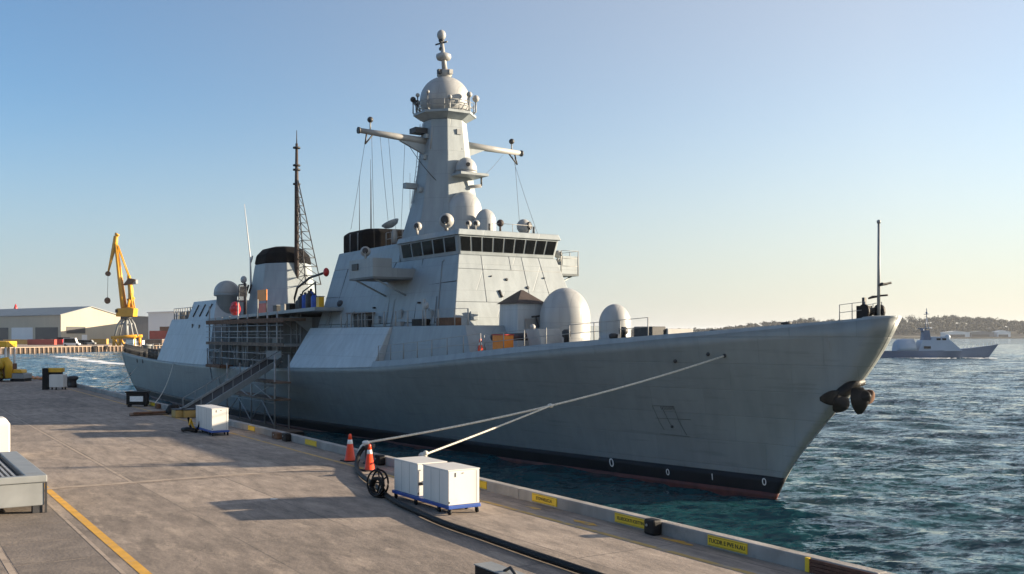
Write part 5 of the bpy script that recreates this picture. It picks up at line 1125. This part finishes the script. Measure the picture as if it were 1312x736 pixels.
# hose reel beside the near dolly
rc = V((-26.25, 12.25, .40)); r = thing("hose_reel", "black wheel reel leaning at the end of the near dolly", "reel", (rc.x, rc.y, 0)); ax = V((.25,-1,.08)).normalized(); uu = ax.cross(UP).normalized(); vv = uu.cross(ax).normalized()
circ = lambda rad, off=0, n_=28: [rc + ax*off + uu*rad*math.cos(a) + vv*rad*math.sin(a) for a in np.linspace(0, 2*PI, n_)]
wr = MB(); [wr.tube(circ(.36, o_), .028, 8) for o_ in (0, .16)]
for a in np.linspace(0, 2*PI, 5, endpoint=False): wr.tube([rc, rc + uu*.36*math.cos(a) + vv*.36*math.sin(a)], .022, 6)
wr.build("wheel", M_black, r)
cl = MB(); [cl.tube([rc + ax*(.05 + .03*k) - UP*.1 + uu*(.22 + .01*k)*math.cos(a) + vv*(.24)*math.sin(a) for a in np.linspace(0, 2*PI, 20)], .045, 6) for k in range(4)]; cl.build("hose_coil", M_black, r)
MB().tube([rc + vv*.36 + ax*.02, rc + vv*.42 + uu*(-.02) + ax*.16], .03, 6).build("handle", M_black, r); MB().box((rc.x - .25, rc.y - .1, 0), (rc.x + .25, rc.y + .12, .06)).build("foot", M_black, r)
# yellow-black hose bundle at the far dolly
p = on_z(246, 554, 0); r = thing("hose_bundle", "bundle of yellow and black hoses at the end of the shaded dolly", "hose", p); 
for m, rr_, ph in ((M_yellow, .26, 0), (M_black, .32, 1.2)):
    b = MB(); b.tube([p + V((rr_*math.cos(a + ph), .03*i - .2, .36 + rr_*math.sin(a + ph))) for i, a in enumerate(np.linspace(0, 12, 36))][:36], .05, 6); b.build("hose_coil", m, r)
MB().tube([p + V((-.5,-.3,.1)), p + V((-.1,-.2,.15)), p + V((.4,.1,.1))], .1, 8).build("hose_tail", M_black, r)
# cones by the rope
cone(tuple(on_z(448.5, 591, 0)), .98, "taller orange cone left of the rope bollard"); cone(tuple(on_z(473.5, 603, 0)), .88, "orange cone right of the rope bollard, white band under the rope end")
# heavy hose across the quay
hp = [V((-33.3, 14.95, .62)), V((-33.35, 14.75, .35)), on_z(457, 596, .09), on_z(462, 608, .09), on_z(480, 622, .09), on_z(502, 640, .09), on_z(535, 656, .09), on_z(570, 671, .09), on_z(620, 688, .09), on_z(680, 709, .09), on_z(725, 724, .09), on_z(800, 750, .09), on_z(900, 790, .09)]
def spline(P_, n=10):
    out = []
    for i in range(len(P_) - 1):
        p0, p1, p2, p3 = P_[max(i-1, 0)], P_[i], P_[i+1], P_[min(i+2, len(P_)-1)]
        for k in range(n):
            t = k/n; out.append(.5*((2*p1) + (p2 - p0)*t + (2*p0 - 5*p1 + 4*p2 - p3)*t*t + (3*p1 - p0 - 3*p2 + p3)*t**3))
    return out + [P_[-1]]
r = thing("supply_hose", "thick black hose running from the rope bollard across the quay past the cabinets", "hose", hp[2]); MB().tube(spline(hp), .078, 10).build("hose_line", M_black, r)

# ------------------------------------------------------------------ left foreground: grated steel platform, white post, black notice box
bx1, by1 = -28.55, 3.92
r = thing("steel_platform", "grey steel platform with a ribbed grating top at the left edge", "platform", (bx1 - 3, by1 - 3, 0))
MB().box((bx1 - 6.2, by1 - 6.5, .20), (bx1 - .03, by1 - .06, .80)).build("body", M_gsteel, r, bevel=.02)
rm = MB(); zt, zb0 = .98, .80
rm.box((bx1 - .20, by1 - 6.6, zb0), (bx1 + .02, by1, zt)); rm.box((bx1 - 6.3, by1 - .5, zb0), (bx1 - .202, by1, zt)); rm.box((bx1 - 6.3, by1 - 6.6, zb0), (bx1 - 5.9, by1 - .502, zt)); rm.build("rim", M_gsteel, r, bevel=.02)
MB().box((bx1 - 5.9, by1 - 6.5, .802), (bx1 - .205, by1 - .505, .84)).build("tray", M_black, r)
gt = MB(); [gt.box((bx1 - 5.88, by1 - .75 - k*.13, .842), (bx1 - .22, by1 - .69 - k*.13, .965)) for k in range(42)]; gt.build("grating", M_steel, r)
for dx, dy in ((-.18, -.22), (-.18, -6.2), (-5.9, -.22), (-5.9, -6.2), (-3, -.22)): MB().box((bx1 + dx - .12, by1 + dy - .12, 0), (bx1 + dx + .12, by1 + dy + .12, .199)).build("leg", M_dark, r, bevel=.01)
MB().box((bx1 - .06, by1 - .05, .0), (bx1 - .005, by1 + .0, .79)).build("corner_post", M_dark, r)
p = on_z(-8, 585, 0)
r = thing("white_post", "white block post behind the steel platform at the left edge", "post", p)
MB().loft([[p + V((dx*w_, dy*w_, z)) for dx, dy in ((-.6,-.5),(.6,-.5),(.6,.5),(-.6,.5))] for z, w_ in ((0,1),(1.25,1),(1.48,.7))]).build("body", M_white, r, bevel=.06); MB().box(p + V((-.7,-.6,0)), p + V((.7,.6,.05))).build("base_plate", M_gsteel, r)
p = on_z(176.5, 521, 0)
r = thing("notice_box", "black box with a white notice plate on the quay edge near the stern", "box", p); R2 = -TH*.3
nb = MB().cbox((p.x, p.y, .50), (.55, 1.3, .78), -.5); nb.build("body", M_black, r, bevel=.04)
MB().cbox((p.x, p.y, .93), (.65, 1.4, .08), -.5).build("lid", M_black, r); fx_ = V((math.cos(-.5), math.sin(-.5), 0))
MB().cbox(V((p.x, p.y, .50)) + fx_*.285, (.02, .82, .34), -.5).build("notice_plate", M_wpaint, r)
for k in (-.5, .5): MB().cbox((p.x, p.y + k, .055), (.4,.15,.11), -.5).build("foot", M_black, r)
# dark block at the bottom edge
p = on_z(608, 723, .42)
r = thing("mooring_block", "dark steel block with a pale top at the bottom edge of the quay", "block", (p.x + 1, p.y + .2, 0))
MB().box((p.x, p.y, .0), (p.x + 2.4, p.y + .34, .405)).build("body", M_black, r, bevel=.02); MB().box((p.x - .01, p.y - .012, .407), (p.x + 2.42, p.y + .36, .425)).build("top_plate", M_gsteel, r)
MB().tube([(p.x + .75, p.y + .17, .42), (p.x + .95, p.y + .17, .52), (p.x + 1.15, p.y + .17, .42)], .03, 8).build("lifting_eye", M_dark, r)

# ------------------------------------------------------------------ far end of the quay
p = on_z(68, 499.5, 0)
r = thing("service_cart", "white service cabinet on wheels with a black post at the far quay end", "trolley", p)
MB().cbox(p + V((.3,.35,.75)), (1.0,1.15,1.05), -.45).build("cabinet", M_white, r, bevel=.04)
MB().cbox(p + V((-.4,-.5,.9)), (.5,.45,1.8), -.45).build("post", M_black, r, bevel=.03); MB().cbox(p + V((-.5,.1,1.62)), (.8,1.6,.35), -.45).build("canopy", M_yellow, r, bevel=.05); MB().cbox(p + V((-.55,.1,1.32)), (.75,1.3,.25), -.45).build("canopy_skirt", M_black, r)
for dx, dy in ((.7,.1),(.35,.85),(-.1,-.1),(-.2,.7)): MB().lathe(p + V((dx, dy, .12)), [(.12,0),(.12,.08)], 12, axis=(0,1,0)).build("wheel", M_black, r)
p = on_z(8, 488.5, 0)
r = thing("yellow_loader", "yellow loader with white posts and a flat roof at the far quay end", "loader", p)
k = p.length*0 + (-c_*p.x + s_*p.y)/FPX
def lp_(px, py, d=0): return p + R3*((px - 8)*k) + UP*((488.5 - py)*k) + F3*d
MB().prism([lp_(-26,445,-1), lp_(14.5,445,-1), lp_(14.5,437.5,-1), lp_(-26,437,-1)], F3*2.2).build("roof", M_yellow, r, bevel=.06)
for a in (-22, 4.5, 12.5):
    for d in (-.8, 1.0): MB().tube([lp_(a - .5, 484, d), lp_(a, 445, d)], .11, 8).build("roof_post", M_white, r)
MB().prism([lp_(-26,486,-1), lp_(8,486,-1), lp_(8,470,-1), lp_(2,462,-1), lp_(-26,460,-1)], F3*2.2).build("body", M_yellow, r, bevel=.08)
gl = MB(); gl.tube([lp_(9,484,-1.1), lp_(8.5,468,-1.1), lp_(11,462,-1.1), lp_(15,461.5,-1.1), lp_(18,465,-1.1), lp_(18.5,484,-1.1)], .36, 10); gl.build("guard_hoop", M_yellow, r)
MB().prism([lp_(9,485,-1.0), lp_(18,485,-1.0), lp_(18,466,-1.0), lp_(9,466,-1.0)], F3*1.6).build("wheel_well", M_rust, r)
MB().prism([lp_(19.5,485,-1.2), lp_(38,485,-1.2), lp_(37.5,478.5,-1.2), lp_(20.5,478,-1.2)], F3*1.8).build("counterweight", M_gsteel, r, bevel=.06); MB().prism([lp_(20,489,-1.1), lp_(37.5,489,-1.1), lp_(37.5,485.2,-1.1), lp_(20,485.2,-1.1)], F3*1.6).build("track", M_black, r)
MB().prism([lp_(22,477.8,-1.0), lp_(34,477.8,-1.0), lp_(33,473.5,-1.0), lp_(23,473,-1.0)], F3*1.2).build("engine_cover", M_yellow, r, bevel=.06)
for a in (-18, 4): MB().lathe(lp_(a, 484, -1.3), [(.48,0),(.48,.4)], 18, axis=F3).build("wheel", M_black, r)
a_, b_ = on_z(40, 484, .12), on_z(60, 485.5, .12)
r = thing("floating_boom", "orange floating boom lying along the quay end", "boom", a_); MB().tube([a_.lerp(b_, t) + V((0,0,.05*math.sin(t*20))) for t in np.linspace(0, 1, 12)], .16, 8).build("boom_line", M_orng, r)
# mooring lines from the stern quarter to the quay
for i, (px, py, kx) in enumerate(((222, 466, -66), (176, 470, -84))):
    h_ = hull_hit(px, py); e = V((kx, KY - .1, .3)); r = thing("stern_line", ["thin stern mooring line ending at the kerb by the notice box", "thin stern mooring line farthest left of the gangway"][i], "rope", e)
    MB().tube([cat(e, h_, t, .5) for t in np.linspace(0, 1, 24)], .03, 6).build("rope_line", M_rope, r)

# ------------------------------------------------------------------ thin sea haze
hm_ = bpy.data.materials.new("haze"); hm_.use_nodes = True; t_ = hm_.node_tree; t_.nodes.remove(t_.nodes["Principled BSDF"])
pv = t_.nodes.new("ShaderNodeVolumePrincipled"); pv.inputs["Color"].default_value = (.86, .91, 1.0, 1); pv.inputs["Density"].default_value = HAZE; pv.inputs["Anisotropy"].default_value = 0.2
t_.links.new(pv.outputs[0], t_.nodes["Material Output"].inputs["Volume"])
hz = MB().box((-8200, -8200, -7.5), (8200, 8200, 75)).build("haze", hm_); hz['kind'] = 'stuff'; tag(hz, "thin pale sea haze over the whole harbour", "haze", kind="stuff")
